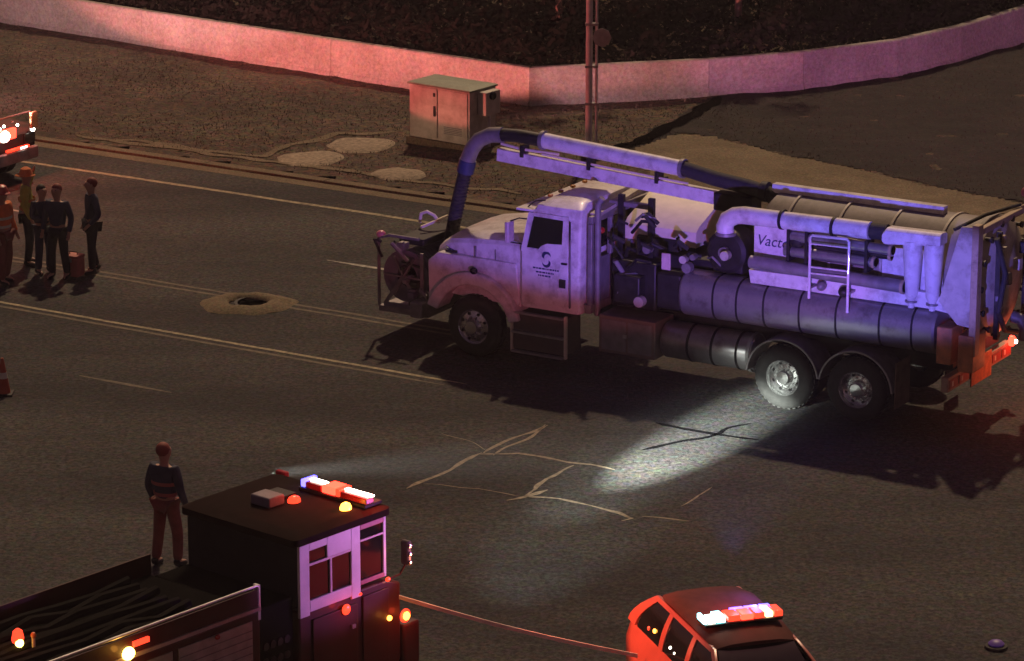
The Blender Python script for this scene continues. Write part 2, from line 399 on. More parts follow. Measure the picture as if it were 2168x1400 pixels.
# ------------------------------------------------------------------ concrete barrier
BP = [(-30,101.5),(-22,95.2),(-12.76,87.05),(-8.94,84.11),(-4.2,80.6),(0.38,77.33),(4.44,78.3),(6.64,79.15),(8.93,80.53),(10.6,82.2),(12.43,84.57),(15.5,90),(18,97)]
bar_t = thing('concrete_barrier', 'long low pale concrete barrier wall behind the verge, bending beside the signal pole', 'barrier', (0.38,77.33,0))
def seg_points(P, step):
    out = []
    for i in range(len(P)-1):
        a = Vector(P[i]); b = Vector(P[i+1]); n = max(1, round((b-a).length/step))
        for k in range(n): out.append((a.lerp(b, k/n), a.lerp(b, (k+1)/n)))
    return out
for a, b in seg_points(BP, 4.6):
    d = (b-a).normalized(); n = Vector((-d.y, d.x)); a2 = a + d*0.006; b2 = b - d*0.006
    def sec(p):
        out = []
        for off, z in ((-0.06,0.0),(-0.04,0.10),(0.0,0.14),(0.02,0.86),(0.05,0.89),(0.2,0.89),(0.23,0.86),(0.25,0.0)):
            q = p + n*off; out.append((q.x-0.38, q.y-77.33, z))
        return out
    m_ = MB(); m_.rings([sec(a2), sec(b2)])
    m_.build('panel', BARR, bar_t)

# ------------------------------------------------------------------ vegetation behind the barrier
def leaves(n, sampler, size):
    v = []; f = []
    for i in range(n):
        c = Vector(sampler()); a = Vector((random.gauss(0,1), random.gauss(0,1), random.gauss(0,0.7))).normalized()
        b = a.cross(Vector((random.gauss(0,1), random.gauss(0,1), random.gauss(0,1)))).normalized()
        s_ = size*random.uniform(0.5, 1.4); k = len(v)
        v += [c-a*s_, c+b*s_*0.45, c+a*s_, c-b*s_*0.45]; f.append((k,k+1,k+2,k+3))
    return v, f
def leaf_obj(name, n, sampler, size, m, parent=None):
    v, f = leaves(n, sampler, size)
    me = bpy.data.meshes.new(name); me.from_pydata([tuple(p) for p in v], [], f); me.materials.append(m)
    o = bpy.data.objects.new(name, me); COL.objects.link(o)
    if parent: o.parent = parent
    return o
def barrier_y(x):
    for i in range(len(BP)-1):
        if BP[i][0] <= x <= BP[i+1][0]:
            t = (x-BP[i][0])/(BP[i+1][0]-BP[i][0]); return BP[i][1]*(1-t)+BP[i+1][1]*t
    return 95
def brush():
    x = random.uniform(-26, 18); y = barrier_y(x) + 0.5 + 16*random.random()**1.4
    h = 1.3 + 1.1*noise.noise(Vector((x*0.35, y*0.35, 0))) + 0.6*noise.noise(Vector((x*1.1, y*1.1, 3)))
    return (x, y, 0.1 + max(0.2, h)*random.random()**0.6)
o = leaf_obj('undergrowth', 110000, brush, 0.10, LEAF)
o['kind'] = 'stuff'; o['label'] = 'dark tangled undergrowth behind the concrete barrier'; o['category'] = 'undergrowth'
def tree(x, y, h, label):
    t = thing('tree', label, 'tree', (x, y, 0), 0, 'trees behind the barrier')
    mb = MB(); mb.tube([(0,0,-0.1),(0.03,0.02,1.5),(0.0,0.05,3),(0.1,0,h*0.8)], [0.1,0.085,0.075,0.04], 10)
    mb.build('trunk', BARK, t)
    for k in range(6):
        a = k*1.1+x; z = h*0.45+k*h*0.08
        MB().tube([(0.02,0.03,z),(0.6*math.cos(a),0.6*math.sin(a),z+0.5),(1.3*math.cos(a),1.3*math.sin(a),z+0.8)], [0.04,0.03,0.012], 6).build('limb', BARK, t)
    cl = [(random.gauss(0,0.9), random.gauss(0,0.9), h*random.uniform(0.55,1.05), random.uniform(0.4,0.8)) for _ in range(14)]
    def smp():
        c = random.choice(cl); d = Vector((random.gauss(0,1),random.gauss(0,1),random.gauss(0,0.8))).normalized()*c[3]*random.random()**0.4
        return (c[0]+d.x, c[1]+d.y, c[2]+d.z)
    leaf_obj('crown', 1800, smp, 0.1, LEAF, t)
tree(1.06, 81.4, 6.5, 'thin dark tree behind the barrier, just left of the tall pole')
tree(5.3, 82.2, 6.0, 'thin reddish tree behind the barrier, right of the tall pole')
tree(-7.5, 92.0, 7.0, 'dark bushy tree far behind the left run of the barrier')
tree(10.5, 91.0, 7.0, 'dark bushy tree behind the curved right end of the barrier')
def blade_obj():
    v = []; f = []
    n = 0
    while n < 42000:
        x = random.uniform(-22, 20); y = random.uniform(62, 88)
        u, w = local(x, y)
        if w < 9.7 or y > barrier_y(x) - 0.1 or inpoly(x, y, PATHP): continue
        if noise.noise(Vector((x*0.5, y*0.5, 2))) < -0.3 + 0.6*random.random()-0.3: continue
        z = verge_z(x, y); h = random.uniform(0.025, 0.06); a = random.random()*6.283; k = len(v)
        dx = math.cos(a)*0.012; dy = math.sin(a)*0.012
        v += [(x-dx, y-dy, z), (x+dx, y+dy, z), (x+random.gauss(0,0.03), y+random.gauss(0,0.03), z+h)]; f.append((k,k+1,k+2)); n += 1
    me = bpy.data.meshes.new('grass'); me.from_pydata(v, [], f); me.materials.append(GRASS)
    o = bpy.data.objects.new('grass', me); COL.objects.link(o); o['kind'] = 'stuff'
    o['label'] = 'short dry grass on the verge between road and barrier'; o['category'] = 'grass'
blade_obj()

# ------------------------------------------------------------------ signal cabinet
cab_dir = math.atan2(72.71-73.72, -0.84+2.18)
cb = thing('utility_cabinet', 'tall boxy metal utility cabinet standing in front of the concrete barrier', 'cabinet', (-2.18, 73.72, 0.1), cab_dir)
MB().box(-0.06, 1.72, -0.06, 1.0, -0.15, 0.08).build('plinth', CONC, cb, 0.015)
MB().box(0, 1.62, 0, 0.9, 0.08, 1.22).build('body', CABI, cb, 0.012)
mb = MB(); mb.rings([rrect(-0.04,1.66,-0.04,0.94,0.02,1.222), rrect(-0.04,1.66,-0.04,0.94,0.02,1.26), rrect(0.15,1.5,0.12,0.8,0.02,1.30)]); mb.build('roof', mat('dull_green_roof', (0.2,0.22,0.15), 0.6), cb)
d1 = MB().box(0.05, 0.76, -0.022, -0.002, 0.14, 1.19).build('door', CABI, cb, 0.006)
d2 = MB().box(0.80, 1.57, -0.022, -0.002, 0.14, 1.19).build('door', CABI, cb, 0.006)
MB().box(0.68, 0.72, -0.05, -0.024, 0.6, 0.82).build('handle', BLACK, d1)
MB().box(0.66, 0.72, -0.03, -0.024, 1.02, 1.1).build('latch', BLACK, d1)
for k in range(5): MB().box(0.95, 1.42, -0.034, -0.024, 0.26+k*0.035, 0.275+k*0.035).build('louvre', GREY, d2)
sb = MB().box(1.64, 1.86, 0.25, 0.75, 0.7, 1.2).build('meter_box', CABI, cb, 0.01)
MB().lathe([(0.09, 0), (0.09, 0.05), (0.07, 0.07)], (1.862, 0.45, 1.12), 'x', 16).build('meter_dial', GLAS, sb)
MB().tube([(1.75,0.5,0.75),(1.75,0.5,0.0)], 0.03, 8).build('conduit', GALV, cb)

# ------------------------------------------------------------------ tall pole beside the boom
pl = thing('street_pole', 'tall grey metal pole rising out of frame behind the truck boom', 'pole', (1.62, 73.06, 0.1))
MB().lathe([(0.2, -0.05), (0.2, 0.03)], (0,0,0), 'z', 16).build('base_plate', GALV, pl, 0.005)
MB().tube([(0,0,0.03),(0,0,9.5)], [0.075,0.06], 16).build('shaft', GALV, pl)
MB().tube([(0.155,-0.02,0.03),(0.155,-0.02,9.0)], 0.03, 10).build('conduit', GALV, pl)
for z in (0.9, 1.7, 2.6, 3.6, 5.0, 7.0): MB().box(-0.085, 0.19, -0.09, 0.05, z, z+0.05).build('clamp', GREY, pl)
sg = MB().lathe([(0.2,0),(0.2,0.02)], (0.26, -0.12, 2.36), 'y', 8).build('round_plate', GREY, pl)
MB().box(0.08, 0.26, -0.09, -0.06, 2.33, 2.37).build('bracket', GALV, pl)

# ------------------------------------------------------------------ VACUUM TRUCK (x = rearward, y = away, z = up)
tk = thing('vacuum_truck', 'white vacuum tanker truck with overhead suction boom parked across the road centre', 'truck', (PX, PY, 0), -TH)
def wheel(x, y, front=False, side=-1):
    """y = outer face; side -1 faces the near side"""
    s = -side
    w_ = 0.3
    t = MB().lathe([(0.30,0.0),(0.40,-0.02*s*0),(0.47,0.0),(0.515,0.05*s),(0.53,0.10*s),(0.53,(w_-0.08)*s),(0.515,(w_-0.03)*s),(0.46,w_*s),(0.3,w_*s)], (x, y, 0.53), 'y', 36, False, False).build('wheel', RUBB, tk, ang=50)
    tr = MB()
    for k in range(36):
        a = 2*math.pi*k/36; c = Vector((math.cos(a), 0, math.sin(a))); q = Vector((-math.sin(a), 0, math.cos(a)))
        p = Vector((x, y+0.08*s, 0.53)) + c*0.53
        p2 = Vector((x, y+(w_-0.08)*s, 0.53)) + c*0.53
        tr.bar(p, p2, 0.05, 0.022, up=c)
    tr.build('tread', RUBB, t)['kind'] = 'stuff'
    if front:
        prof = [(0.31,0.0),(0.295,-0.012*s),(0.28,0.0),(0.265,0.03*s),(0.16,0.0),(0.12,-0.05*s),(0.11,-0.09*s),(0.02,-0.1*s)]
    else:
        prof = [(0.31,0.0),(0.295,-0.012*s),(0.28,0.01*s),(0.27,0.08*s),(0.2,0.13*s),(0.14,0.12*s),(0.13,0.02*s),(0.10,-0.01*s),(0.02,-0.02*s)]
    rim = MB().lathe(prof, (x, y+0.01*s, 0.53), 'y', 36, False, True).build('rim', CHROME, t, ang=30)
    h = MB()
    for k in range(10):
        a = 2*math.pi*k/10
        yy = 0.0 if front else 0.115
        h.lathe([(0.014,0),(0.014,-0.03*s)], (x+0.175*math.cos(a), y+(yy)*s, 0.53+0.175*math.sin(a)), 'y', 6)
    h.build('lug_nut', ALU, t)['kind'] = 'stuff'
    hh = MB()
    for k in range(8):
        a = 2*math.pi*(k+0.5)/8
        hh.lathe([(0.028,0),(0.028,-0.004*s)], (x+0.235*math.cos(a), y+(0.11 if not front else 0.02)*s, 0.53+0.235*math.sin(a)), 'y', 10)
    hh.build('hand_hole', BLACK, t)['kind'] = 'stuff'
    return t
wheel(-5.85, 0.02, True); wheel(-5.85, 2.48, True, 1)
for x in (0.0, 1.30):
    wheel(x, 0.02); wheel(x, 2.48, False, 1)
    MB().lathe([(0.3,0.34),(0.5,0.36),(0.53,0.42),(0.53,0.58),(0.5,0.62),(0.3,0.62)], (x,0,0.53), 'y', 30).build('inner_wheel', RUBB, tk)
    MB().tube([(x,0.3,0.53),(x,2.2,0.53)], 0.08, 10).build('axle', BLACK, tk)
MB().tube([(-5.85,0.3,0.5),(-5.85,2.2,0.5)], 0.06, 8).build('axle', BLACK, tk)
for y in (0.82, 1.62): MB().box(-6.9, 2.76, y, y+0.08, 0.85, 1.1).build('frame_rail', BLACK, tk)
for x in (-4.6,-3.2,-1.8,-0.65,0.65,2.2): MB().box(x, x+0.1, 0.9, 1.62, 0.88, 1.06).build('cross_member', BLACK, tk)

# hood
def hood_ring(x, zb, zt, y0, y1, sh):
    c = 1.25; hw = (y1-y0)/2
    pts = [(x, y0, zb), (x, y0, zt-sh), (x, y0+0.05, zt-sh*0.55), (x, y0+0.22, zt-sh*0.18), (x, c-hw*0.35, zt)]
    return pts + [(p[0], 2*c-p[1], p[2]) for p in reversed(pts)]
hd = MB(); hd.rings([hood_ring(-6.80,1.0,1.74,0.42,2.08,0.18), hood_ring(-6.74,0.98,1.84,0.36,2.14,0.16), hood_ring(-6.45,0.98,2.02,0.26,2.24,0.15),
    hood_ring(-6.0,0.98,2.09,0.2,2.3,0.15), hood_ring(-5.4,0.98,2.14,0.16,2.34,0.15), hood_ring(-4.97,0.98,2.18,0.13,2.37,0.15)])
hood = hd.build('hood', WHITE, tk, 0.012, ang=28)
MB().box(-6.5,-6.28,0.185,0.22,1.73,1.76).build('side_vent', BLACK, hood)
MB().prism([(-6.5,1.80),(-6.30,1.74),(-6.27,1.70),(-6.45,1.75)], 0.205, 0.26).build('emblem', NAVY, hood)
for x in (-5.9,-5.5): MB().box(x, x+0.02, 0.155, 0.2, 1.6, 1.9).build('latch', GREY, hood)
# fenders
def fender(y0, y1):
    outer = arc(-5.85, 0.53, 0.95, 14, 163, 18)
    inner = arc(-5.85, 0.53, 0.73, 163, 14, 18)
    MB().prism(outer+inner, y0, y1).build('fender', WHITE, tk, 0.03)
fender(-0.02, 0.42); fender(2.08, 2.52)
for y0, y1 in ((0.10, 0.3), (2.2, 2.4)):
    pp = [(-6.78,0.78),(-6.80,1.55),(-6.6,1.72),(-5.05,1.72),(-4.99,1.2),(-4.98,1.02)] + arc(-5.85, 0.53, 0.78, 30, 160, 14)
    MB().prism(pp, y0, y1).build('fender_panel', WHITE, tk, 0.02)
MB().ball((-5.82,0.0,1.52),(0.07,0.06,0.06)).build('marker_lamp', BLACK, tk)
for y in (0.28, 2.02): 
    hl = MB().box(-6.84,-6.6,y,y+0.2,1.28,1.5).build('headlight', GREY, tk, 0.02)
    MB().box(-6.855,-6.842,y+0.02,y+0.18,1.3,1.48).build('lens', GLAS, hl)
MB().box(-6.86,-6.80,0.55,1.95,0.95,1.68).build('grille', BLACK, tk)
for k in range(7): MB().box(-6.885,-6.862,0.6,1.9,1.0+k*0.095,1.03+k*0.095).build('grille_bar', ALU, tk)
MB().box(-7.15,-6.9,0.05,2.45,0.5,0.78).build('front_bumper', GREY, tk, 0.03)

# cab
def cab_ring(z, x0, x1, y0, y1, r=0.08): return rrect(x0, x1, y0, y1, r, z)
cb_ = MB(); cb_.rings([cab_ring(1.02,-4.94,-3.80,0.07,2.43), cab_ring(1.10,-4.96,-3.79,0.05,2.45), cab_ring(2.05,-4.96,-3.79,0.05,2.45), cab_ring(2.68,-4.74,-3.80,0.12,2.38),
    cab_ring(2.78,-4.70,-3.82,0.17,2.33), cab_ring(2.86,-4.58,-3.86,0.32,2.18,0.15), cab_ring(2.90,-4.4,-3.95,0.6,1.9,0.15)])
cab = cb_.build('cab', WHITE, tk, ang=24)
mb = MB(); mb.rings([[(-4.99,0.24,2.1),(-4.99,2.26,2.1),(-4.80,2.2,2.62),(-4.80,0.3,2.62)],[(-4.93,0.24,2.1),(-4.93,2.26,2.1),(-4.74,2.2,2.62),(-4.74,0.3,2.62)]]); mb.build('windshield', GLAS, tk)
MB().box(-5.05,-4.72,0.1,2.4,2.66,2.7).build('sun_visor', WHITE, tk, 0.01)
# door: panel slightly proud, window glass behind a raised frame
def yz_side(z): return 0.05 if z < 2.05 else 0.05+(z-2.05)/0.63*0.07
dr = MB(); a = [(-4.90,1.12),(-4.02,1.12),(-4.02,2.05),(-4.90,2.05)]
dr.prism(a, 0.034, 0.06); door = dr.build('door', WHITE, tk, 0.006)
def slab(poly, off, th):
    m_ = MB(); m_.rings([[(x, yz_side(z)-off, z) for x, z in poly], [(x, yz_side(z)-off+th, z) for x, z in poly]]); return m_
slab([(-4.82,2.06),(-4.13,2.06),(-4.13,2.60),(-4.70,2.62)], 0.004, 0.01).build('window', GLAS, door)
slab([(-4.91,1.99),(-4.82,1.99),(-4.70,2.65),(-4.80,2.65)], 0.028, 0.03).build('window_frame', WHITE, door)
slab([(-4.13,2.0),(-4.02,2.0),(-4.02,2.66),(-4.13,2.66)], 0.028, 0.03).build('window_frame', WHITE, door)
slab([(-4.70,2.60),(-4.13,2.59),(-4.13,2.66),(-4.71,2.66)], 0.028, 0.03).build('window_frame', WHITE, door)
slab([(-4.60,2.03),(-4.13,2.05),(-4.13,2.19),(-4.42,2.17),(-4.52,2.12)], 0.026, 0.024).build('window_sill', WHITE, door)
MB().box(-3.985,-3.965,0.03,0.05,1.12,2.6).build('door_seam', BLACK, cab)
MB().box(-4.16,-4.05,0.0,0.032,1.46,1.60).build('fuel_flap', BLACK, door)
MB().box(-4.12,-4.02,0.0,0.033,1.86,1.89).build('handle', BLACK, door)
g = MB(); g.prism(arc(-4.42,1.96,0.085,200,20,10)+arc(-4.40,1.93,0.065,20,200,10), 0.029, 0.034); g.build('logo', NAVY, door)
g = MB(); g.prism(arc(-4.42,1.84,0.08,20,-160,10)+arc(-4.44,1.87,0.065,-160,20,10), 0.029, 0.034); g.build('logo', NAVY, door)
for k,(x0,x1,z) in enumerate(((-4.68,-4.2,1.72),(-4.62,-4.28,1.655),(-4.58,-4.35,1.60))):
    q = MB(); x = x0
    while x < x1: 
        l = random.uniform(0.02,0.06); q.box(x, x+l, 0.03, 0.033, z, z+0.028); x += l+0.014
    q.build('lettering', NAVY, door)['kind'] = 'stuff'
MB().tube([(-3.94,0.0,1.15),(-3.94,-0.01,1.3),(-3.94,-0.01,2.2),(-3.94,0.0,2.3)], 0.015, 8).build('grab_rail', GREY, cab)
for y, s in ((0.0,-1),(2.5,1)):
    m1 = MB().box(-5.16,-5.08,y-0.1,y+0.1,2.12,2.48).build('mirror', mat('pink_mirror_shell',(0.5,0.4,0.42),0.4), tk, 0.02)
    MB().tube([(-5.1,y,2.48),(-5.0,y*0.9+0.12,2.52),(-4.9,y*0.85+0.2,2.5)], 0.012, 6).build('mirror_arm', BLACK, m1)
    MB().tube([(-5.1,y,2.12),(-4.95,y*0.9+0.12,2.08)], 0.012, 6).build('mirror_arm', BLACK, m1)
for y in (0.5,0.85,1.25,1.65,2.0): MB().ball((-4.62,y,2.875),(0.05,0.06,0.03),8,4).build('marker_lamp', mat('amber_marker',(0.5,0.2,0.03),0.3), cab)
MB().tube([(-4.9,0.24,2.7),(-4.75,0.22,2.82),(-4.55,0.22,2.86)], 0.012, 6).build('antenna', BLACK, cab)
# cab rear wall details and the rack behind it
MB().box(-3.785,-3.77,0.55,1.95,2.05,2.6).build('rear_window', GLAS, tk)
MB().box(-3.74,-3.62,0.12,2.38,1.05,1.2).build('rack_beam', GREY, tk, 0.01)
MB().box(-3.70,-3.62,0.16,2.34,2.58,2.70).build('rack_beam', GREY, tk, 0.01)
for y in (0.14,0.8,1.6,2.28): MB().box(-3.70,-3.62,y,y+0.08,1.2,2.58).build('rack_post', GREY, tk, 0.01)
MB().box(-3.66,-3.64,0.24,0.78,1.2,1.95).build('rack_panel', GREY, tk)
MB().ball((-3.56,0.35,2.45),(0.07,0.07,0.06)).build('beacon', D_RED, tk)
MB().tube([(-3.58,0.28,1.0),(-3.58,0.28,2.9),(-3.5,0.28,3.02)], 0.055, 12).build('exhaust_stack', GREY, tk)

# steps / battery box
bb = MB().box(-5.08,-4.08,0.06,0.6,0.27,0.9).build('step_box', mat('step_box_steel',(0.12,0.09,0.08),0.5,0.4), tk, 0.01)
for x in (-5.12,-4.08): MB().box(x, x+0.04, 0.03, 0.09, 0.22, 0.96).build('edge_strip', CREAM, bb)
for z in (0.22,0.56,0.90): MB().box(-5.08,-4.08,-0.02,0.06,z,z+0.035).build('step', ALU, bb)
b2 = MB().box(-3.42,-2.36,0.05,0.7,0.46,1.10).build('tool_box', mat('tool_box_steel',(0.2,0.15,0.14),0.5,0.3), tk, 0.015)
MB().box(-3.36,-2.9,0.032,0.048,0.52,1.04).build('lid', GREY, b2, 0.006)
MB().box(-2.86,-2.42,0.032,0.048,0.52,1.04).build('lid', GREY, b2, 0.006)
MB().box(-2.95,-2.88,0.02,0.03,0.76,0.82).build('latch', ALU, b2)
# round fuel tank with dished end and black straps
def cyl_x(x0, x1, y, z, r, dish=0.06, n=32): return MB().lathe([(0.02,x0-dish),(r*0.6,x0-dish*0.8),(r*0.93,x0-dish*0.2),(r,x0+0.02),(r,x1-0.02),(r*0.93,x1+dish*0.2),(r*0.6,x1+dish*0.8),(0.02,x1+dish)], (0,y,z), 'x', n)
ft = cyl_x(-2.30,-0.66,0.42,0.76,0.31).build('fuel_tank', STEEL, tk)
for x in (-1.80,-1.36,-0.90): MB().lathe([(0.312,x-0.02),(0.322,x-0.02),(0.322,x+0.02),(0.312,x+0.02)], (0,0.42,0.76), 'x', 32, False, False).build('strap', BLACK, ft)
MB().lathe([(0.315,-0.72),(0.33,-0.72),(0.33,-0.66),(0.315,-0.66)], (0,0.42,0.76), 'x', 32, False, False).build('end_ring', ALU, ft)
# long water tank
wt = MB(); prof = []
def wring(x, k=1.0):
    cy, cz = 0.42, 1.62
    pts = []
    for j in range(28):
        a = 2*math.pi*j/28; c_, s_ = math.cos(a), math.sin(a)
        pts.append((x, cy + 0.37*k*math.copysign(abs(c_)**0.75, c_), cz + 0.37*k*math.copysign(abs(s_)**0.8, s_)))
    return pts
wt.rings([wring(-1.98,0.6),wring(-1.95,0.9),wring(-1.9,1),wring(2.56,1),wring(2.6,0.93),wring(2.62,0.6)])
wtank = wt.build('water_tank', STEEL, tk, ang=30)
for x in (-1.31,-0.88,-0.39,0.25,0.90,1.66,2.22):
    q = MB(); q.rings([wring(x-0.018,1.015), wring(x+0.018,1.015)]); q.build('strap', BLACK, wtank)
mb = MB(); cy2 = 2.08
for x in (-1.9, 2.56): pass
q = MB(); q.rings([[(p[0],2.5-p[1],p[2]) for p in wring(-1.9,1)], [(p[0],2.5-p[1],p[2]) for p in wring(2.56,1)]]); q.build('water_tank', STEEL, tk, ang=30)
MB().box(-1.9,2.6,0.45,2.05,1.12,1.42).build('sub_frame', BLACK, tk)

# debris tank (big horizontal cylinder) and its door
dt = MB().lathe([(0.02,-0.86),(0.5,-0.84),(0.82,-0.78),(0.90,-0.70),(0.90,2.95),(0.99,2.96),(0.99,3.06),(0.02,3.06)], (0,1.3,2.38), 'x', 56).build('debris_tank', mat('dusty_tank_paint',(0.22,0.185,0.18),0.6,var=0.25,scale=4,stain=(0.11,0.085,0.075),stain_scale=2.5), tk)
for x in (-0.3,0.6,1.5,2.4): MB().lathe([(0.902,x-0.02),(0.925,x-0.02),(0.925,x+0.02),(0.902,x+0.02)], (0,1.3,2.38), 'x', 56, False, False).build('hoop', WDIRT, dt)
MB().prism([(-0.72,2.22),(-0.72,2.96),(-0.1,2.96),(-0.1,2.22)], 0.34, 0.36).build('name_panel', WHITE, tk, 0.006)
MB().prism([(1.55,2.2),(1.55,2.86),(2.6,2.9),(2.6,2.2)], 0.34, 0.36).build('side_panel', WHITE, tk, 0.006)
MB().prism([(-0.70,1.98),(-0.74,2.2),(2.5,2.26),(3.0,2.1),(3.0,1.95),(2.5,2.0)], 0.2, 0.5).build('tray', WHITE, tk, 0.008)
MB().prism([(-0.1,2.24),(-0.1,2.94),(1.55,2.86),(1.55,2.24)], 0.42, 0.44).build('rack_back', WHITE, tk)
MB().box(-0.85,2.2,1.2,1.36,3.25,3.40).build('top_rail', WHITE, tk, 0.01)
# name lettering
fc = bpy.data.curves.new('lettering', 'FONT'); fc.body = 'Vactor'; fc.size = 0.25; fc.extrude = 0.002; fc.shear = 0.25
fo = bpy.data.objects.new('tmp', fc); COL.objects.link(fo)
bpy.context.view_layer.update()
me = bpy.data.meshes.new_from_object(fo.evaluated_get(bpy.context.evaluated_depsgraph_get()))
bpy.data.objects.remove(fo); me.materials.clear(); me.materials.append(NAVY)
lt = bpy.data.objects.new('lettering', me); COL.objects.link(lt); lt.parent = tk; lt.location = (-0.68, 0.336, 2.60); lt.rotation_euler = (R(90), 0, 0)

# suction pipe along the top, with elbow, flanges and the twin cyclones
tp = MB().tube([(-1.16,0.2,2.72),(-1.18,0.2,2.86),(-1.13,0.2,2.98),(-1.0,0.2,3.06),(-0.85,0.2,3.09),(-0.14,0.2,3.1),(0.78,0.2,3.12),(1.40,0.2,3.13)], 0.145, 16).build('suction_pipe', WHITE, tk)
for x in (-0.14,0.78): MB().lathe([(0.15,x-0.025),(0.165,x-0.025),(0.165,x+0.025),(0.15,x+0.025)], (0,0.2,3.11), 'x', 18, False, False).build('flange', BLACK, tp)
MB().lathe([(0.15,-0.02),(0.17,-0.02),(0.17,0.03),(0.15,0.03)], (-1.16,0.2,2.74), 'z', 18, False, False).build('flange', GREY, tp)
MB().tube([(1.40,0.24,3.12),(1.68,0.24,3.13)], 0.13, 14).build('rubber_coupling', RUBB, tk)
mf = MB(); mf.rings([[(x,y,z) for y,z in ((0.06,z0),(0.34,z0),(0.34,z1),(0.28,z1+0.04),(0.12,z1+0.04),(0.06,z1))] for x,z0,z1 in ((1.66,3.02,3.12),(1.72,2.98,3.2),(2.66,3.07,3.22))]); mf.build('manifold', WHITE, tk, 0.01)
for x in (2.14,2.50):
    cy = MB().lathe([(0.05,1.98),(0.06,2.06),(0.07,2.12),(0.11,2.2),(0.155,2.9),(0.165,3.07)], (x,0.2,0), 'z', 20).build('cyclone', WHITE, tk)
    MB().lathe([(0.075,2.07),(0.1,2.07),(0.1,2.1),(0.075,2.1)], (x,0.2,0), 'z', 16).build('flange', GREY, cy)
# rack of side suction tubes with open ends
for (x0,x1,y,z0,z1,r,m_) in ((0.0,1.80,0.2,2.86,2.86,0.085,STEEL),(-0.1,1.5,0.22,2.60,2.62,0.085,STEEL),(0.45,1.75,0.28,2.72,2.74,0.06,GUNM),(-0.66,2.06,0.12,2.36,2.32,0.105,GREY)):
    t_ = MB().tube([(x0,y,z0),(x1,y,z1)], r, 16).build('suction_tube', m_, tk)
    MB().lathe([(r*0.85,0.002),(r*0.85,0.006)], (x1,y,z1), 'x', 14).build('open_end', TAR, t_)
    MB().lathe([(r+0.002,-0.05),(r+0.014,-0.05),(r+0.014,-0.002),(r+0.002,-0.002)], (x1,y,z1), 'x', 14, False, False).build('collar', TAN, t_)
for x in (-0.02,0.3,1.35): MB().box(x, x+0.05, 0.1, 0.36, 2.46, 2.98).build('tube_bracket', BLACK, tk)
MB().ball((0.1,0.22,2.80),(0.16,0.1,0.13)).build('valve', BLACK, tk)
MB().ball((1.02,0.1,2.10),(0.1,0.1,0.09)).build('valve', GUNM, tk)
MB().ball((0.62,0.1,2.14),(0.08,0.1,0.08)).build('valve', GREY, tk)
# folding ladder
lad = MB(); lad.tube([(0.46,-0.02,1.94),(0.46,-0.02,2.94),(0.49,-0.02,2.98),(1.10,-0.02,3.0),(1.14,-0.02,2.96),(1.14,-0.02,1.80)], 0.024, 8)
ladder = lad.build('ladder', WHITE, tk)
for z in (2.46,2.36): MB().tube([(0.46,-0.02,z),(1.14,-0.02,z+0.02)], 0.016, 8).build('rung', WHITE, ladder)
MB().tube([(0.46,-0.02,2.84),(1.14,-0.02,2.86)], 0.012, 8).build('rung', WHITE, ladder)
for x in (0.46,1.14): MB().box(x-0.03, x+0.03, -0.02, 0.2, 2.1, 2.14).build('bracket', GREY, ladder)

# rear frame, door and bumper
MB().prism([(2.62,2.16),(2.96,3.40),(3.16,3.42),(3.16,1.8),(2.95,1.82)], 0.16, 0.22).build('gusset_plate', WDIRT, tk, 0.008)
MB().box(3.165,3.28,0.12,0.3,1.35,3.46).build('rear_post', TAN, tk, 0.012)
MB().box(3.165,3.28,2.2,2.38,1.35,3.3).build('rear_post', TAN, tk, 0.012)
MB().box(3.17,3.27,0.3,2.2,3.28,3.38).build('rear_beam', TAN, tk, 0.012)
rdm = MB().lathe([(0.97,3.075),(0.97,3.13),(0.9,3.17),(0.6,3.27),(0.3,3.32),(0.02,3.34)], (0,1.3,2.38), 'x', 48).build('rear_door', WDIRT, tk)
for k in range(14):
    a = 2*math.pi*k/14; c_ = (0, 1.3+0.93*math.cos(a), 2.38+0.93*math.sin(a))
    MB().lathe([(0.035,3.13),(0.035,3.24),(0.055,3.24),(0.055,3.27)], c_, 'x', 8).build('door_clamp', GUNM, rdm)
for y in (0.75,1.85): MB().bar((3.36,y,1.5),(3.36,y,3.25),0.06,0.08).build('door_strut', GUNM, rdm)
MB().tube([(3.42,0.5,3.2),(3.5,0.7,2.6),(3.45,0.6,2.0),(3.4,1.0,1.6),(3.4,1.5,1.45)], 0.045, 10).build('hydraulic_hose', RUBB, tk)
MB().tube([(3.42,2.1,3.1),(3.5,2.0,2.5),(3.45,2.15,1.9),(3.4,1.7,1.5)], 0.045, 10).build('hydraulic_hose', RUBB, tk)
MB().tube([(3.4,1.3,1.75),(3.55,1.3,1.72),(3.62,1.3,1.6),(3.62,1.3,1.4)], 0.1, 12).build('drain_valve', GREY, tk)
for k in range(10):
    y = random.uniform(0.4,2.2); z = random.uniform(1.5,3.1); s_ = random.uniform(0.04,0.12)
    MB().box(3.36, 3.36+s_, y, y+s_*1.2, z, z+s_*1.6).build('fitting', random.choice([GUNM, GREY, WDIRT, TAN]), tk, 0.01)
MB().tube([(3.22,2.1,3.3),(3.22,2.12,3.52)], 0.02, 8).build('beacon_post', GREY, tk)
MB().ball((3.22,2.12,3.58),(0.1,0.1,0.09)).build('beacon', mat('dull_pink_beacon',(0.45,0.15,0.15),0.4), tk)
MB().tube([(2.7,0.5,3.25),(3.0,1.0,3.42),(3.2,1.9,3.42)], 0.03, 8).build('hydraulic_hose', RUBB, tk)
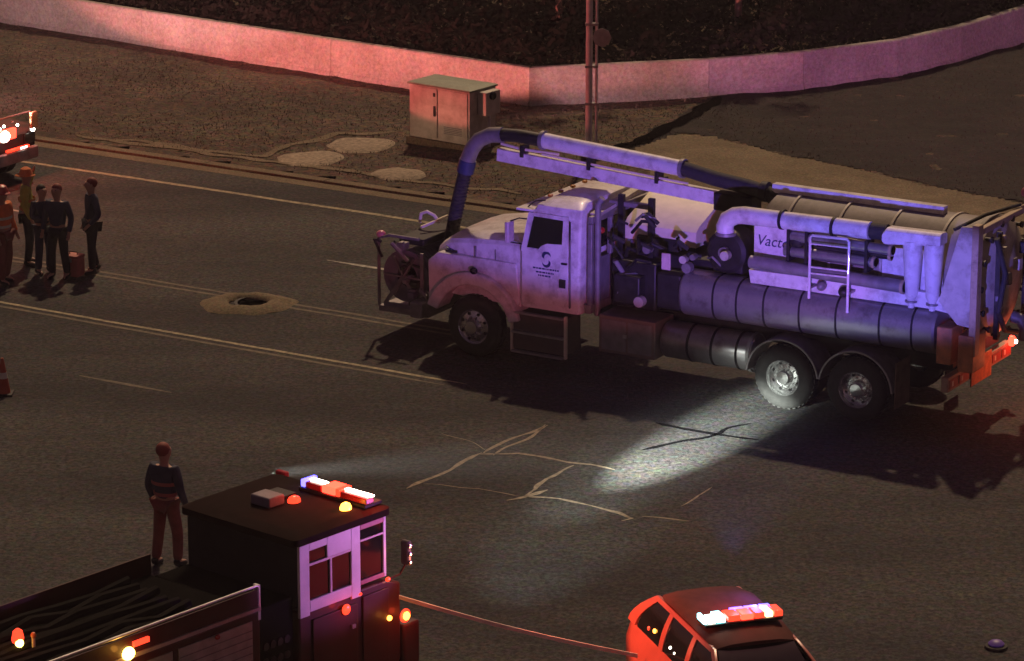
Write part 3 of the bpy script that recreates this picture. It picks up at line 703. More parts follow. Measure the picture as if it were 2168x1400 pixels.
# lower rear: boxes, bumper, lamps, mud flap
MB().box(2.66,2.92,0.04,0.5,1.18,1.78).build('rear_tool_box', ORAN, tk, 0.02)
MB().box(3.0,3.26,0.1,0.6,1.08,1.68).build('rear_tool_box', ORAN, tk, 0.02)
MB().box(2.4,2.76,0.5,2.3,1.0,1.3).build('rear_sill', BLACK, tk)
bp = MB().box(2.78,2.9,0.0,2.5,0.74,0.98).build('rear_bumper', TAN, tk, 0.012)
MB().box(2.905,2.93,0.85,1.65,0.62,1.06).build('centre_plate', ORAN, bp, 0.012)
for y0, y1 in ((0.06,0.36),(0.42,0.78),(1.72,2.05),(2.1,2.44)):
    MB().box(2.905,2.915,y0,y1,0.79,0.93).build('reflector', mat('red_reflector',(0.42,0.10,0.06),0.4), bp)
    MB().box(2.918,2.922,y0+0.06,y0+0.12,0.82,0.9).build('reflector_stripe', CREAM, bp)
tl = MB().lathe([(0.09,0.0),(0.09,0.05),(0.05,0.09)], (2.91,2.42,1.0), 'x', 14).build('tail_lamp', L_RED, tk)
MB().lathe([(0.035,0.0),(0.035,0.03)], (2.995,2.42,1.0), 'x', 10).build('tail_lamp_bulb', L_WHITE, tk)
mfp = MB(); mfp.rings([[(x,y,z) for y,z in ((0.02,0.32),(0.55,0.32),(0.55,1.08),(0.02,1.08))] for x in (1.98,2.0)]); mfp.build('mud_flap', mat('dusty_rubber',(0.16,0.12,0.08),0.8,var=0.4,scale=6,stain=(0.06,0.04,0.03)), tk)
mfp = MB(); mfp.rings([[(x,y,z) for y,z in ((1.95,0.32),(2.48,0.32),(2.48,1.08),(1.95,1.08))] for x in (1.98,2.0)]); mfp.build('mud_flap', RUBB, tk)
# rear fenders: thin curved guards
for cx in (0.0, 1.30):
    a0, a1 = (8, 176) if cx == 0 else (4, 172)
    MB().prism(arc(cx,0.53,0.66,a0,a1,18)+arc(cx,0.53,0.625,a1,a0,18), -0.01, 0.6).build('mud_guard', GREY, tk, 0.006)

# pump and engine gear between cab and tanks
mach = [(-3.45,-2.6,0.5,1.9,1.15,1.95,GUNM),(-2.55,-1.6,0.7,1.9,1.15,2.1,BLACK),(-3.3,-2.8,0.3,0.75,1.25,1.75,GUNM),(-2.45,-2.0,0.25,0.65,1.3,1.9,GUNM),(-1.55,-1.0,0.5,2.0,2.0,2.5,GUNM),(-3.2,-2.4,0.9,1.7,1.95,2.3,BLACK)]
for x0,x1,y0,y1,z0,z1,m_ in mach: MB().box(x0,x1,y0,y1,z0,z1).build('machinery_housing', m_, tk, 0.03)
MB().box(-2.34,-2.18,0.2,0.24,1.98,2.26).build('control_panel', mat('pale_control_panel',(0.6,0.42,0.45),0.5), tk, 0.01)
bl = MB().lathe([(0.3,0),(0.36,0.05),(0.36,0.5),(0.3,0.55)], (-1.3,0.45,2.35), 'y', 24).build('blower', GUNM, tk)
MB().lathe([(0.1,-0.06),(0.1,0.0)], (-1.3,0.45,2.35), 'y', 14).build('blower_hub', GREY, bl)
for k in range(26):
    x = random.uniform(-3.5,-1.1); y = random.uniform(0.25,0.7); z = random.uniform(1.2,2.7); dx = random.uniform(-.5,.5); dz = random.uniform(-.35,.35)
    x2 = min(-1.05,max(-3.5,x+dx)); z2 = min(2.75,max(1.15,z+dz))
    MB().tube([(x,y,z),((x+x2)/2,y-0.08,(z+z2)/2+0.12),(x2,y+0.05,z2)], random.uniform(0.018,0.045), 8).build('hydraulic_hose', random.choice([RUBB,RUBB,GUNM,GREY]), tk)
for k in range(9):
    x = random.uniform(-3.3,-1.2); z = random.uniform(1.3,2.5); s_ = random.uniform(0.05,0.11)
    MB().lathe([(s_,0),(s_,0.12),(s_*0.6,0.16)], (x,0.24,z), 'y', 12).build('valve', random.choice([GUNM,GREY,WDIRT]), tk)
cwl = MB(); cwl.rings([[(x,0.95,2.2),(x,0.95,2.46),(x,1.05,2.54),(x,1.9,2.86),(x,2.2,2.86),(x,2.3,2.7),(x,2.3,2.2)] for x in (-3.45,-2.1)]); cwl.build('engine_cowl', CREAM, tk)
for (x,y) in ((-3.52,0.84),(-2.95,0.84),(-3.52,2.32)): MB().box(x,x+0.1,y,y+0.08,1.6,2.96).build('frame_post', BLACK, tk)
MB().box(-3.7,-2.9,0.86,0.98,2.76,2.84).build('frame_bar', GREY, tk, 0.008)
MB().bar((-3.66,0.3,2.7),(-3.62,2.2,2.92),0.16,0.06).build('frame_bar', WDIRT, tk)

# boom: lower beam, upper suction tube, elbow and drop hose
YB = 1.25
pd = MB().lathe([(0.28,1.6),(0.28,2.7),(0.2,2.8),(0.2,3.05)], (-1.5,YB,0), 'z', 20).build('boom_pedestal', GUNM, tk)
MB().box(-1.85,-1.15,YB-0.2,YB+0.2,2.86,3.16).build('boom_turret', BLACK, tk, 0.03)
lb = MB(); lb.bar((-6.08,YB,3.26),(-1.85,YB,3.03),0.16,0.22); lb.build('boom_beam', WHITE, tk, 0.012)
MB().tube([(-6.02,YB-0.02,3.45),(-5.6,YB-0.02,3.40),(-4.9,YB,3.39)], 0.025, 8).build('hydraulic_line', CREAM, tk)
MB().tube([(-5.2,YB-0.05,3.37),(-4.2,YB-0.05,3.31),(-3.2,YB-0.05,3.25),(-2.4,YB-0.05,3.21)], 0.02, 8).build('hydraulic_line', CREAM, tk)
MB().tube([(-5.2,YB,3.60),(-2.52,YB,3.44)], 0.135, 20).build('boom_tube', WHITE, tk)
MB().tube([(-6.05,YB,3.60),(-5.7,YB,3.62),(-5.2,YB,3.60)], 0.115, 16).build('boom_tube_inner', GUNM, tk)
for x,z in ((-5.2,3.60),(-2.52,3.44)): MB().lathe([(0.14,-0.03),(0.165,-0.03),(0.165,0.03),(0.14,0.03)], (x,YB,z), 'x', 20, False, False).build('boom_flange', GREY, tk)
MB().tube([(-2.52,YB,3.44),(-1.9,YB,3.34),(-1.3,YB,3.28),(-0.95,YB,3.22),(-0.75,YB,3.1)], 0.125, 16).build('boom_hose', RUBB, tk)
MB().lathe([(0.17,-0.05),(0.17,0.06)], (-1.0,YB,3.24), 'x', 16).build('boom_coupling', BLACK, tk)
MB().tube([(-6.0,YB,3.60),(-6.25,YB,3.57),(-6.47,YB,3.46),(-6.62,YB,3.28),(-6.72,YB,3.05)], 0.135, 18).build('boom_elbow', GREY, tk)
el = MB().tube([(-6.70,YB,3.08),(-6.76,YB,2.86)], 0.15, 18).build('elbow_collar', NAVY, tk)
MB().tube([(-6.76,YB,2.88),(-6.86,YB,2.5),(-6.97,YB,2.05),(-7.04,YB,1.7),(-7.05,YB,1.4)], 0.115, 16).build('drop_hose', RUBB, tk)
for k in range(18):
    t_ = k/18; p0 = Vector((-6.76,YB,2.84)).lerp(Vector((-7.03,YB,1.75)), t_)
    MB().lathe([(0.116,-0.015),(0.126,0.0),(0.116,0.015)], p0, 'z', 16, False, False).build('hose_rib', RUBB, tk)
for x in (-5.6,-4.3,-3.0): MB().box(x,x+0.06,YB-0.11,YB+0.11,3.30-(x+6)*0.05,3.50-(x+6)*0.05).build('boom_clamp', BLACK, tk)

# hose reel on the nose of the truck
for y in (0.40,1.9): MB().rings([[(-7.9,y,0.52),(-7.1,y,0.52),(-7.1,y,0.60),(-7.9,y,0.60)],[(-7.9,y+0.04,0.52),(-7.1,y+0.04,0.52),(-7.1,y+0.04,0.60),(-7.9,y+0.04,0.60)]]).build('reel_side_plate', mat('reel_metal',(0.16,0.14,0.19),0.6), tk, 0.01)
for p0,p1 in (((-7.88,0.42,0.56),(-7.5,0.42,1.1)),((-7.12,0.42,0.56),(-7.5,0.42,1.1)),((-7.12,0.42,0.56),(-7.12,0.42,1.55)),((-7.88,1.9,0.56),(-7.5,1.9,1.1))): MB().bar(p0,p1,0.04,0.06).build('reel_frame_bar', GREY, tk)
rl = MB().lathe([(0.38,0.5),(0.46,0.5),(0.46,0.53),(0.3,0.54),(0.2,0.54),(0.2,1.82),(0.46,1.82),(0.46,1.86)], (-7.5,0,1.08), 'y', 28, False, True).build('hose_reel', mat('reel_metal',(0.16,0.14,0.19),0.6), tk)
for k in range(10): MB().lathe([(0.24,-0.05),(0.39,-0.035),(0.41,0),(0.39,0.035),(0.24,0.05)], (-7.5+random.uniform(-.02,.02),0.60+k*0.12,1.08+random.uniform(-.02,.02)), 'y', 24, False, False).build('hose_coil', mat('blue_grey_hose',(0.16,0.14,0.2),0.6), rl)
for k in range(6):
    a = k*math.pi/3; MB().bar((-7.5,0.44,1.08),(-7.5+0.4*math.cos(a),0.44,1.08+0.4*math.sin(a)),0.03,0.05,(0,1,0)).build('reel_spoke', GREY, rl)
MB().box(-8.0,-7.0,0.4,1.96,0.42,0.52).build('reel_base', GREY, tk, 0.01)
MB().box(-7.1,-6.9,0.9,1.6,0.7,0.95).build('reel_mount', BLACK, tk)
MB().tube([(-8.02,0.45,0.5),(-8.02,0.45,1.7),(-7.8,0.45,1.78),(-7.2,0.45,1.78)], 0.03, 8).build('reel_guard', GREY, tk)
MB().ball((-8.0,0.5,1.76),(0.09,0.08,0.07)).build('marker_lamp', mat('pale_red_lens',(0.7,0.25,0.28),0.3), tk)
MB().tube([(-7.75,1.35,1.82),(-7.72,1.35,1.98),(-7.6,1.35,2.03),(-7.45,1.35,1.98),(-7.35,1.35,1.86)], 0.03, 8).build('guide_arm', CREAM, tk)
MB().bar((-7.5,1.0,1.84),(-7.3,1.55,1.95),0.04,0.04).build('guide_roller', CREAM, tk)
MB().box(-7.7,-7.2,0.6,1.8,1.62,1.74).build('reel_top', BLACK, tk, 0.02)

for k in range(16):
    x = random.uniform(-7.9,-6.95); y = random.uniform(0.25,1.2); z = random.uniform(0.6,1.7)
    MB().tube([(x,y,z),(x+random.uniform(-.15,.15),y-0.1,z+random.uniform(-.1,.2)),(x+random.uniform(-.3,.3),y,z+random.uniform(-.35,.3))], random.uniform(0.015,0.04), 8).build('hydraulic_hose', random.choice([RUBB,GUNM,GREY,MAT['reel_metal']]), tk)
for k in range(9):
    x = random.uniform(-7.85,-7.0); y = random.uniform(0.3,0.5); z = random.uniform(0.55,1.7); q_ = random.uniform(0.05,0.12)
    MB().box(x,x+q_*1.3,y-0.06,y+q_,z,z+q_).build('fitting', random.choice([GUNM,GREY,MAT['reel_metal']]), tk, 0.01)

# ------------------------------------------------------------------ FIRE ENGINE (x = forward, y = left, z up); right side faces the camera
EA = R(49)
EO = (-1.56, 41.12)
fe = thing('fire_engine', 'red fire engine with a pale crew cab and lit roof light bar at bottom left', 'fire engine', (EO[0], EO[1], 0), EA)
fe.scale = (1, 0.82, 1)
# local x along (cos49,sin49)=(.656,.755) ; local y to the left (-.755,.656); right side plane is y=0
MB().prism([(-1.5,0.55),(0.12,0.55),(0.30,0.9),(0.30,1.9),(0.02,2.0),(-1.5,2.0)], 0.03, 2.4).build('cab_lower', REDP, fe, 0.03)
fr = LILAC
up = MB()
# side frame members of the crew cab, each a panel standing on the belt
def spanel(x0, x1, z0, z1, y0=0.0, th=0.05, m=fr, name='cab_panel'): return MB().box(x0, x1, y0, y0+th, z0, z1).build(name, m, fe, 0.008)
spanel(-1.5,-1.33,1.92,2.84)
spanel(-1.33,-0.60,1.96,2.11)
spanel(-1.33,-1.02,2.74,2.84)
MB().prism([(-1.02,2.58),(-0.60,2.58),(-0.60,2.84),(-1.02,2.84)], 0.0, 0.05).build('cab_panel', fr, fe, 0.006)
spanel(-0.60,-0.44,1.92,2.84)
spanel(-0.44,0.0,2.06,2.12, m=mat('dull_red_trim',(0.4,0.12,0.14),0.5), name='window_trim')
spanel(-0.44,0.0,2.77,2.84, m=mat('dull_red_trim',(0.4,0.12,0.14),0.5), name='window_trim')
spanel(-0.03,0.02,2.06,2.84)
MB().box(-1.33,-0.60,0.03,0.04,2.11,2.74).build('window', GLAS, fe)
MB().box(-0.44,-0.03,0.03,0.04,2.12,2.77).build('window', GLAS, fe)
trim = mat('pale_window_bar',(0.55,0.45,0.47),0.4)
MB().box(-1.33,-0.60,0.0,0.028,2.55,2.58).build('window_bar', trim, fe)
MB().box(-0.97,-0.94,0.0,0.028,2.11,2.55).build('window_bar', trim, fe)
MB().box(-0.44,-0.03,0.0,0.028,2.62,2.645).build('window_bar', trim, fe)
MB().box(-1.5,0.02,0.06,2.34,2.05,2.80).build('cab_shell', mat('dark_cab_shell',(0.02,0.017,0.018),0.9), fe)
MB().box(0.03,0.06,0.08,2.3,2.05,2.78).build('windshield', GLAS, fe)
rf = MB(); rf.rings([rrect(-1.58,0.12,-0.02,2.42,0.1,2.845), rrect(-1.58,0.12,-0.02,2.42,0.1,2.93), rrect(-1.45,0.0,0.12,2.28,0.1,2.99)]); rf.build('cab_roof', mat('dark_red_roof',(0.022,0.012,0.011),0.95,spec=0.05), fe, ang=40)
MB().box(-1.05,-0.78,1.15,1.55,2.99,3.12).build('roof_unit', mat('violet_grey_unit',(0.16,0.14,0.18),0.6), fe, 0.02)
MB().box(-0.7,-0.45,1.3,1.7,2.99,3.03).build('hatch', BLACK, fe, 0.01)
lbx = MB().box(-0.28,0.02,0.08,1.46,2.995,3.03).build('light_bar', BLACK, fe)
segs = [(0.08,0.62,L_WHITE),(0.64,0.72,L_REDS),(0.74,1.0,L_RED),(1.02,1.34,L_WHITE),(1.36,1.44,L_BLUE)]
for i,(y0,y1,m_) in enumerate(segs):
    if m_ is L_WHITE: MB().box(-0.17,-0.11,y0,y1,3.111,3.13).build('strip_lamp', m_, lbx); MB().box(-0.26,-0.12,y0,y1,3.032,3.11).build('lens', D_RED, lbx, 0.01)
    else: MB().box(-0.26,-0.02,y0,y1,3.032,3.13).build('lens', m_, lbx, 0.015)
MB().lathe([(0.08,0.0),(0.08,0.03),(0.06,0.07),(0.02,0.09)], (-0.45,0.28,2.995), 'z', 16).build('amber_beacon', L_AMB, fe)
MB().lathe([(0.09,0.0),(0.09,0.03),(0.07,0.06),(0.03,0.08)], (-0.66,1.1,2.995), 'z', 16).build('red_beacon', L_REDS, fe)
# mirror on an arm at the front right, another at the far side
mr = MB().box(0.32,0.40,-0.10,0.06,2.12,2.44).build('mirror', mat('mirror_shell',(0.12,0.1,0.1),0.3), fe, 0.03)
for z in (2.16,2.27,2.38): MB().ball((0.36,-0.11,z),(0.03,0.02,0.03),8,5).build('mirror_glint', mat('mirror_glint_chrome',(0.8,0.75,0.75),0.2,0.8), mr)  # chrome beads stand in for glints on the mirror
MB().tube([(0.36,0.0,2.12),(0.3,0.04,2.0),(0.1,0.06,1.98)], 0.015, 8).build('mirror_arm', REDP, mr)
ml = MB().box(0.28,0.36,2.42,2.64,2.6,2.9).build('mirror', D_RED, fe, 0.02)
MB().tube([(0.32,2.5,2.6),(0.1,2.3,2.5)], 0.015, 8).build('mirror_arm', REDP, ml)
# bumper with warning lamps
MB().box(0.32,0.62,0.0,2.4,0.75,1.32).build('front_bumper', REDP, fe, 0.03)
for (x,z,r,m_) in ((0.05,1.5,0.035,L_AMB),(0.36,1.44,0.055,L_AMB),(-0.72,1.83,0.07,L_REDS)): MB().ball((x,-0.02,z),(r,0.04,r),10,6).build('warning_lamp', m_, fe)
MB().lathe([(0.09,0.0),(0.09,0.02)], (0.36,-0.0,1.44), 'y', 14).build('red_lamp_ring', L_REDS, fe)
MB().ball((0.02,-0.03,2.02),(0.04,0.03,0.03),8,5).build('side_marker', L_REDS, fe)
MB().ball((-0.45,-0.0,1.95),(0.03,0.02,0.02),8,5).build('side_marker', L_REDS, fe)
MB().box(-1.2,-0.2,-0.04,0.02,0.5,0.62).build('step', ALU, fe, 0.01)
dd = MB().box(-1.28,-0.5,0.0,0.028,0.75,1.85).build('cab_door', REDP, fe, 0.01)
MB().box(-0.62,-0.56,-0.03,-0.002,1.55,1.6).build('handle', ALU, dd)
MB().box(-0.40,0.06,0.0,0.028,0.8,1.9).build('cab_door', REDP, fe, 0.01)
# pump panel and body
MB().box(-2.12,-1.54,0.1,2.3,0.6,2.2).build('pump_panel', mat('deck_shade_black',(0.01,0.009,0.009),1.0,spec=0.0), fe, 0.02)  # near black so that its sunlit top stays dark
for k in range(8): MB().lathe([(0.05,-0.02),(0.05,0.0)], (-2.02+0.12*(k%4), 0.098, 1.5+0.2*(k//4)), 'y', 12).build('gauge', GUNM, fe)
MB().box(-9.1,-2.2,0.08,2.3,2.222,2.235).build('deck_shade', mat('deck_shade_black',(0.01,0.009,0.009),1.0,spec=0.0), fe)  # black sheet added over the sunlit bed floor to keep it in shade
bdy = MB().box(-9.2,-2.16,0.03,2.4,0.6,2.22).build('body', REDP, fe, 0.02)
MB().box(-9.2,-2.16,0.0,0.06,2.225,2.27).build('body_rail', mat('pink_steel_rail',(0.5,0.4,0.42),0.35,0.5), fe)
MB().box(-9.2,-2.16,0.02,0.05,2.275,2.49).build('hose_bed_side', REDP, fe)
MB().box(-9.2,-2.16,2.3,2.33,2.225,2.49).build('hose_bed_side', REDP, fe)
MB().tube([(-9.2,0.035,2.53),(-2.2,0.035,2.53),(-2.17,0.035,2.5),(-2.17,0.035,2.2)], 0.02, 8).build('top_rail', ALU, fe)
MB().tube([(-9.2,0.035,2.46),(-2.2,0.035,2.46)], 0.012, 8).build('top_rail', ALU, fe)
MB().box(-2.19,-2.15,0.02,0.12,2.1,2.54).build('rail_post', LILAC, fe)
for k in range(9):
    MB().tube([(-8.8+0.55*i,0.3+k*0.22+random.uniform(-.07,.07),2.27+random.uniform(0,.1)) for i in range(12)], 0.065, 8).build('folded_hose', mat('dull_hose',(0.012,0.010,0.009),0.95,spec=0.1), fe)
for k in range(5):
    x0 = -2.3-k*1.3
    c = MB().box(x0-1.2,x0,0.012,0.028,1.2,2.12).build('roller_shutter', ALU, fe)
    for j in range(9): MB().box(x0-1.19,x0-0.01,0.004,0.011,1.24+j*0.095,1.25+j*0.095).build('slat_edge', GREY, c)
MB().ball((-2.9,-0.02,2.1),(0.04,0.03,0.03),8,5).build('side_marker', D_RED, fe)
yl = MB().ball((-4.30,0.0,2.30),(0.09,0.07,0.08),12,7).build('amber_beacon', L_YEL, fe)
MB().box(-4.22,-3.98,-0.02,0.03,2.36,2.42).build('red_strip', L_REDS, fe)
for x in (-1.05,-6.5,-7.7):
    wl = MB().lathe([(0.3,0.0),(0.45,0.0),(0.52,0.06),(0.52,0.28),(0.45,0.32),(0.3,0.32)], (x,-0.03,0.52), 'y', 28).build('wheel', RUBB, fe)
    MB().lathe([(0.3,-0.01),(0.2,0.06),(0.1,-0.04),(0.02,-0.05)], (x,-0.03,0.52), 'y', 24).build('rim', CHROME, wl)
    MB().lathe([(0.3,0.0),(0.45,0.0),(0.52,0.06),(0.52,0.28),(0.45,0.32),(0.3,0.32)], (x,2.12,0.52), 'y', 28).build('wheel', RUBB, fe)
# scene light lamp at the far front corner that throws the white beam
MB().lathe([(0.07,0.0),(0.1,0.02),(0.1,0.12),(0.04,0.16)], (0.1,2.3,2.62), 'x', 14).build('spot_lamp', GREY, fe)

# ------------------------------------------------------------------ POLICE SUV (x = towards the camera/front, y = its left (picture right))
SB = R(-72)
sv = thing('emergency_suv', 'red emergency SUV with a glowing multicoloured roof light bar, facing the camera', 'suv', (2.30, 41.64, 0), SB)
sv.scale = (1.0, 0.79, 0.95)
# local: x along (cos-72, sin-72) = (.309,-.951); y = (.951,.309)
SUVP = mat('suv_paint', (0.55,0.17,0.12), 0.28, var=0.08, coat=0.6)
SUVR = mat('suv_dark_roof', (0.10,0.035,0.03), 0.8, spec=0.1)
def sring(x, zb, zt, w, wt): 
    return [(x,-w*0.94,zb),(x,-w,zb+0.2),(x,-w,zt-0.25),(x,-wt,zt),(x,wt,zt),(x,w,zt-0.25),(x,w,zb+0.2),(x,w*0.94,zb)]
bd = MB(); bd.rings([sring(-0.62,0.5,1.1,0.84,0.72),sring(-0.55,0.4,1.28,0.92,0.82),sring(0.1,0.36,1.34,0.97,0.87),sring(1.5,0.36,1.32,0.98,0.87),sring(2.6,0.36,1.26,0.98,0.85),sring(3.2,0.36,1.2,0.97,0.82),sring(4.2,0.4,1.05,0.92,0.75),sring(4.42,0.5,0.9,0.84,0.7)])
bd.build('body', SUVP, sv, 0.02, ang=30)
rfm = MB()
def rr_(x, z, w, d=0.0): return [(x,-w,z-0.05),(x,-w*0.93,z-0.01),(x,-w*0.6,z+0.02),(x,0,z+0.03),(x,w*0.6,z+0.02),(x,w*0.93,z-0.01),(x,w,z-0.05),(x,w*0.9,z-0.07),(x,-w*0.9,z-0.07)]
rfm.rings([rr_(0.02,1.76,0.60),rr_(0.14,1.83,0.66),rr_(0.6,1.90,0.71),rr_(1.4,1.89,0.71),rr_(1.85,1.85,0.69),rr_(2.0,1.80,0.66)])
rfm.build('roof', SUVR, sv, ang=40)
for s in (-1, 1):
    def P(x, z):
        k = max(0, (z-1.30)/0.52); return (x, s*(0.93-0.10*k-0.16*k*k), z)
    def pil(name, x0b, x1b, x0t, x1t, m=SUVP, zb=1.29, zt=1.79, off=0.0):
        q = MB(); ins = Vector((0, -s*0.05, 0)); o_ = Vector((0, s*off, 0)); rs = []
        for i in range(6):
            f = i/5; z = zb+(zt-zb)*f; g = f**1.5
            A = Vector(P(x0b+(x0t-x0b)*g, z))+o_; B = Vector(P(x1b+(x1t-x1b)*g, z))+o_
            rs.append([A, B, B+ins, A+ins])
        q.rings(rs); return q.build(name, m, sv, 0.008)
    pil('rear_pillar', -0.48,-0.22,0.06,0.22)
    pil('centre_pillar', 0.62,0.76,0.60,0.72)
    pil('centre_pillar', 1.46,1.60,1.40,1.52)
    pil('front_pillar', 2.62,2.72,1.90,2.02)
    pil('roof_rail', 0.06,1.98,0.1,1.94, zb=1.745, zt=1.80, off=0.006)
    pil('window', -0.18,0.62,0.2,0.60, GLAS, off=-0.02)
    pil('window', 0.76,1.46,0.72,1.40, GLAS, off=-0.02)
    pil('window', 1.60,2.62,1.52,1.92, GLAS, off=-0.02)
    for (x0,x1) in ((0.02,0.80),(0.84,1.62)):
        d_ = MB().box(x0+0.62,x1+0.62,s*0.975-0.012,s*0.975+0.012,0.5,1.12).build('door', SUVP, sv, 0.01)
        MB().box(x1+0.42,x1+0.56,s*0.995-0.012,s*0.995+0.012,1.0,1.04).build('handle', BLACK, d_)
    for x in (0.25, 3.35):
        MB().lathe([(0.47,-0.005),(0.47,0.02)], (x, s*0.985-0.01, 0.42), 'y', 26).build('wheel_arch', BLACK, sv)
        w_ = MB().lathe([(0.25,0.0),(0.34,0.0),(0.385,0.04),(0.385,0.22),(0.3,0.24)], (x, s*0.99 - (0.0 if s < 0 else 0.2), 0.385), 'y', 26).build('wheel', RUBB, sv)
        MB().lathe([(0.26,0.0),(0.2,0.03),(0.05,-0.01)], (x, s*1.0+s*0.01, 0.385), 'y', 20).build('rim', CHROME, w_)
    mm = MB().box(2.35,2.5,s*1.02-0.09,s*1.02+0.09,1.26,1.42).build('mirror', SUVP, sv, 0.03)
q = MB(); q.rings([[(0.0,-0.60,1.76),(0.0,0.60,1.76),(-0.50,0.76,1.30),(-0.50,-0.76,1.30)],[(0.05,-0.60,1.76),(0.05,0.60,1.76),(-0.45,0.76,1.30),(-0.45,-0.76,1.30)]]); q.build('rear_window', GLAS, sv)
q = MB(); q.rings([[(2.0,-0.62,1.78),(2.0,0.62,1.78),(2.72,0.80,1.28),(2.72,-0.80,1.28)],[(1.95,-0.62,1.78),(1.95,0.62,1.78),(2.67,0.80,1.28),(2.67,-0.80,1.28)]]); q.build('windshield', GLAS, sv)
MB().box(-0.15,1.9,-0.8,0.8,1.25,1.5).build('cabin_interior', BLACK, sv)
sl = MB().box(1.36,1.64,-0.64,0.62,1.925,1.96).build('light_bar', BLACK, sv)
for (y0,y1,m_) in ((-0.66,-0.60,L_CYAN),(-0.58,-0.46,L_WHITE),(-0.44,-0.30,L_CYAN),(-0.26,-0.06,L_REDS),(-0.04,0.16,L_RED),(0.18,0.34,L_REDS),(0.36,0.48,lamp('lit_warm_lens',(1,0.62,0.3),4)),(0.50,0.64,L_REDS)):
    MB().box(1.38 if m_ is not L_WHITE else 1.46,1.62,y0,y1,1.962,2.04).build('lens', m_, sl, 0.015)
for (y0,y1) in ((-0.1,0.12),(0.14,0.36),(0.38,0.55)): MB().box(1.30,1.372,y0,y1,1.965,2.03).build('rear_lens', L_BLUE, sl, 0.01)
for (x,y,z,m_) in ((-0.64,-0.66,0.95,L_REDS),(-0.64,0.66,0.95,L_REDS)): MB().box(x-0.02,x+0.03,y-0.08,y+0.08,z-0.14,z+0.14).build('tail_lamp', D_RED, sv, 0.01)
for (x,y,z,m_,r) in ((0.4,-0.88,1.44,L_AMB,0.03),(0.2,-0.88,1.40,L_REDS,0.03),(0.95,-0.88,1.42,L_WHITE,0.02),(1.1,-0.88,1.40,L_WHITE,0.018),(1.8,-0.88,1.44,L_WHITE,0.018)):  # glowing beads on the glass stand in for window glints
    MB().ball((x,y,z),(r,r,r),8,5).build('window_glint', m_, sv)

# ------------------------------------------------------------------ vehicle cut by the left edge
lv = thing('emergency_pickup', 'dark emergency vehicle with glaring red and white lamp at the left edge', 'emergency vehicle', (-10.75, 69.05, 0), -TH)
# local x = towards the picture's right (its nose), y = away
DK = mat('dark_vehicle_paint',(0.03,0.015,0.017),0.7,spec=0.2)
b_ = MB(); b_.prism([(0.0,0.45),(0.0,1.0),(-0.15,1.12),(-1.3,1.22),(-1.9,1.78),(-3.4,1.8),(-3.6,1.2),(-5.4,1.15),(-5.4,0.45)], 0.0, 1.95); b_.build('body', DK, lv, 0.04)
MB().prism([(-1.36,1.24),(-1.88,1.74),(-1.80,1.74),(-1.28,1.24)], 0.12, 1.83).build('windshield', GLAS, lv)
MB().box(-3.3,-1.95,-0.012,-0.002,1.25,1.7).build('side_window', GLAS, lv)
MB().box(0.0,0.12,0.05,1.9,0.45,0.7).build('front_bumper', GREY, lv, 0.03)
MB().box(0.002,0.02,0.45,1.5,0.75,1.0).build('grille', BLACK, lv)
for y in (0.06,1.55): MB().box(0.0,0.05,y,y+0.34,0.78,0.98).build('headlight', GLAS, lv, 0.01)
nl = MB().box(0.03,0.13,0.55,1.2,0.98,1.2).build('nose_lamp', L_RED, lv, 0.03)
MB().ball((0.13,0.80,1.08),(0.09,0.15,0.12)).build('bulb', L_WHITE, nl)
MB().box(0.06,0.13,0.9,1.6,0.72,0.77).build('lower_strip_lamp', L_REDS, lv, 0.01)
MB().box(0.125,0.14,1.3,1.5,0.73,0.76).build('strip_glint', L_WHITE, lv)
MB().lathe([(0.12,0.0),(0.12,0.08),(0.08,0.1)], (-0.3,0.3,1.14), 'z', 14).build('red_beacon', L_RED, lv)
MB().lathe([(0.07,0.0),(0.07,0.06)], (-0.42,0.2,1.15), 'z', 12).build('white_beacon', L_WHITE, lv)
for x0, y0 in ((-0.2,1.2),(-0.05,1.45),(-0.1,0.95),(-0.3,1.6)): MB().ball((x0,y0,1.18),(0.03,0.03,0.03),8,5).build('glint_stud', L_WHITE if x0 > -0.25 else CHROME, lv)  # glints on the bodywork, most of them glowing beads
MB().tube([(-0.6,0.4,1.2),(-0.1,1.2,1.38),(0.05,1.75,1.42)], 0.018, 8).build('guard_bar', GUNM, lv)
mm = MB().box(0.08,0.16,1.66,1.86,1.08,1.42).build('mirror', mat('chrome_mirror',(0.6,0.5,0.3),0.25,0.8), lv, 0.02)
MB().ball((0.12,1.72,1.06),(0.05,0.05,0.05),8,5).build('mirror_lamp', L_WHITE, lv)
MB().tube([(0.0,1.7,1.0),(0.12,1.76,1.08)], 0.02, 8).build('mirror_arm', BLACK, lv)
for x in (-0.85,-4.3):
    for y in (0.0,1.75): MB().lathe([(0.2,0),(0.33,0.0),(0.37,0.03),(0.37,0.2),(0.2,0.22)], (x,y-0.02,0.37), 'y', 22).build('wheel', RUBB, lv)

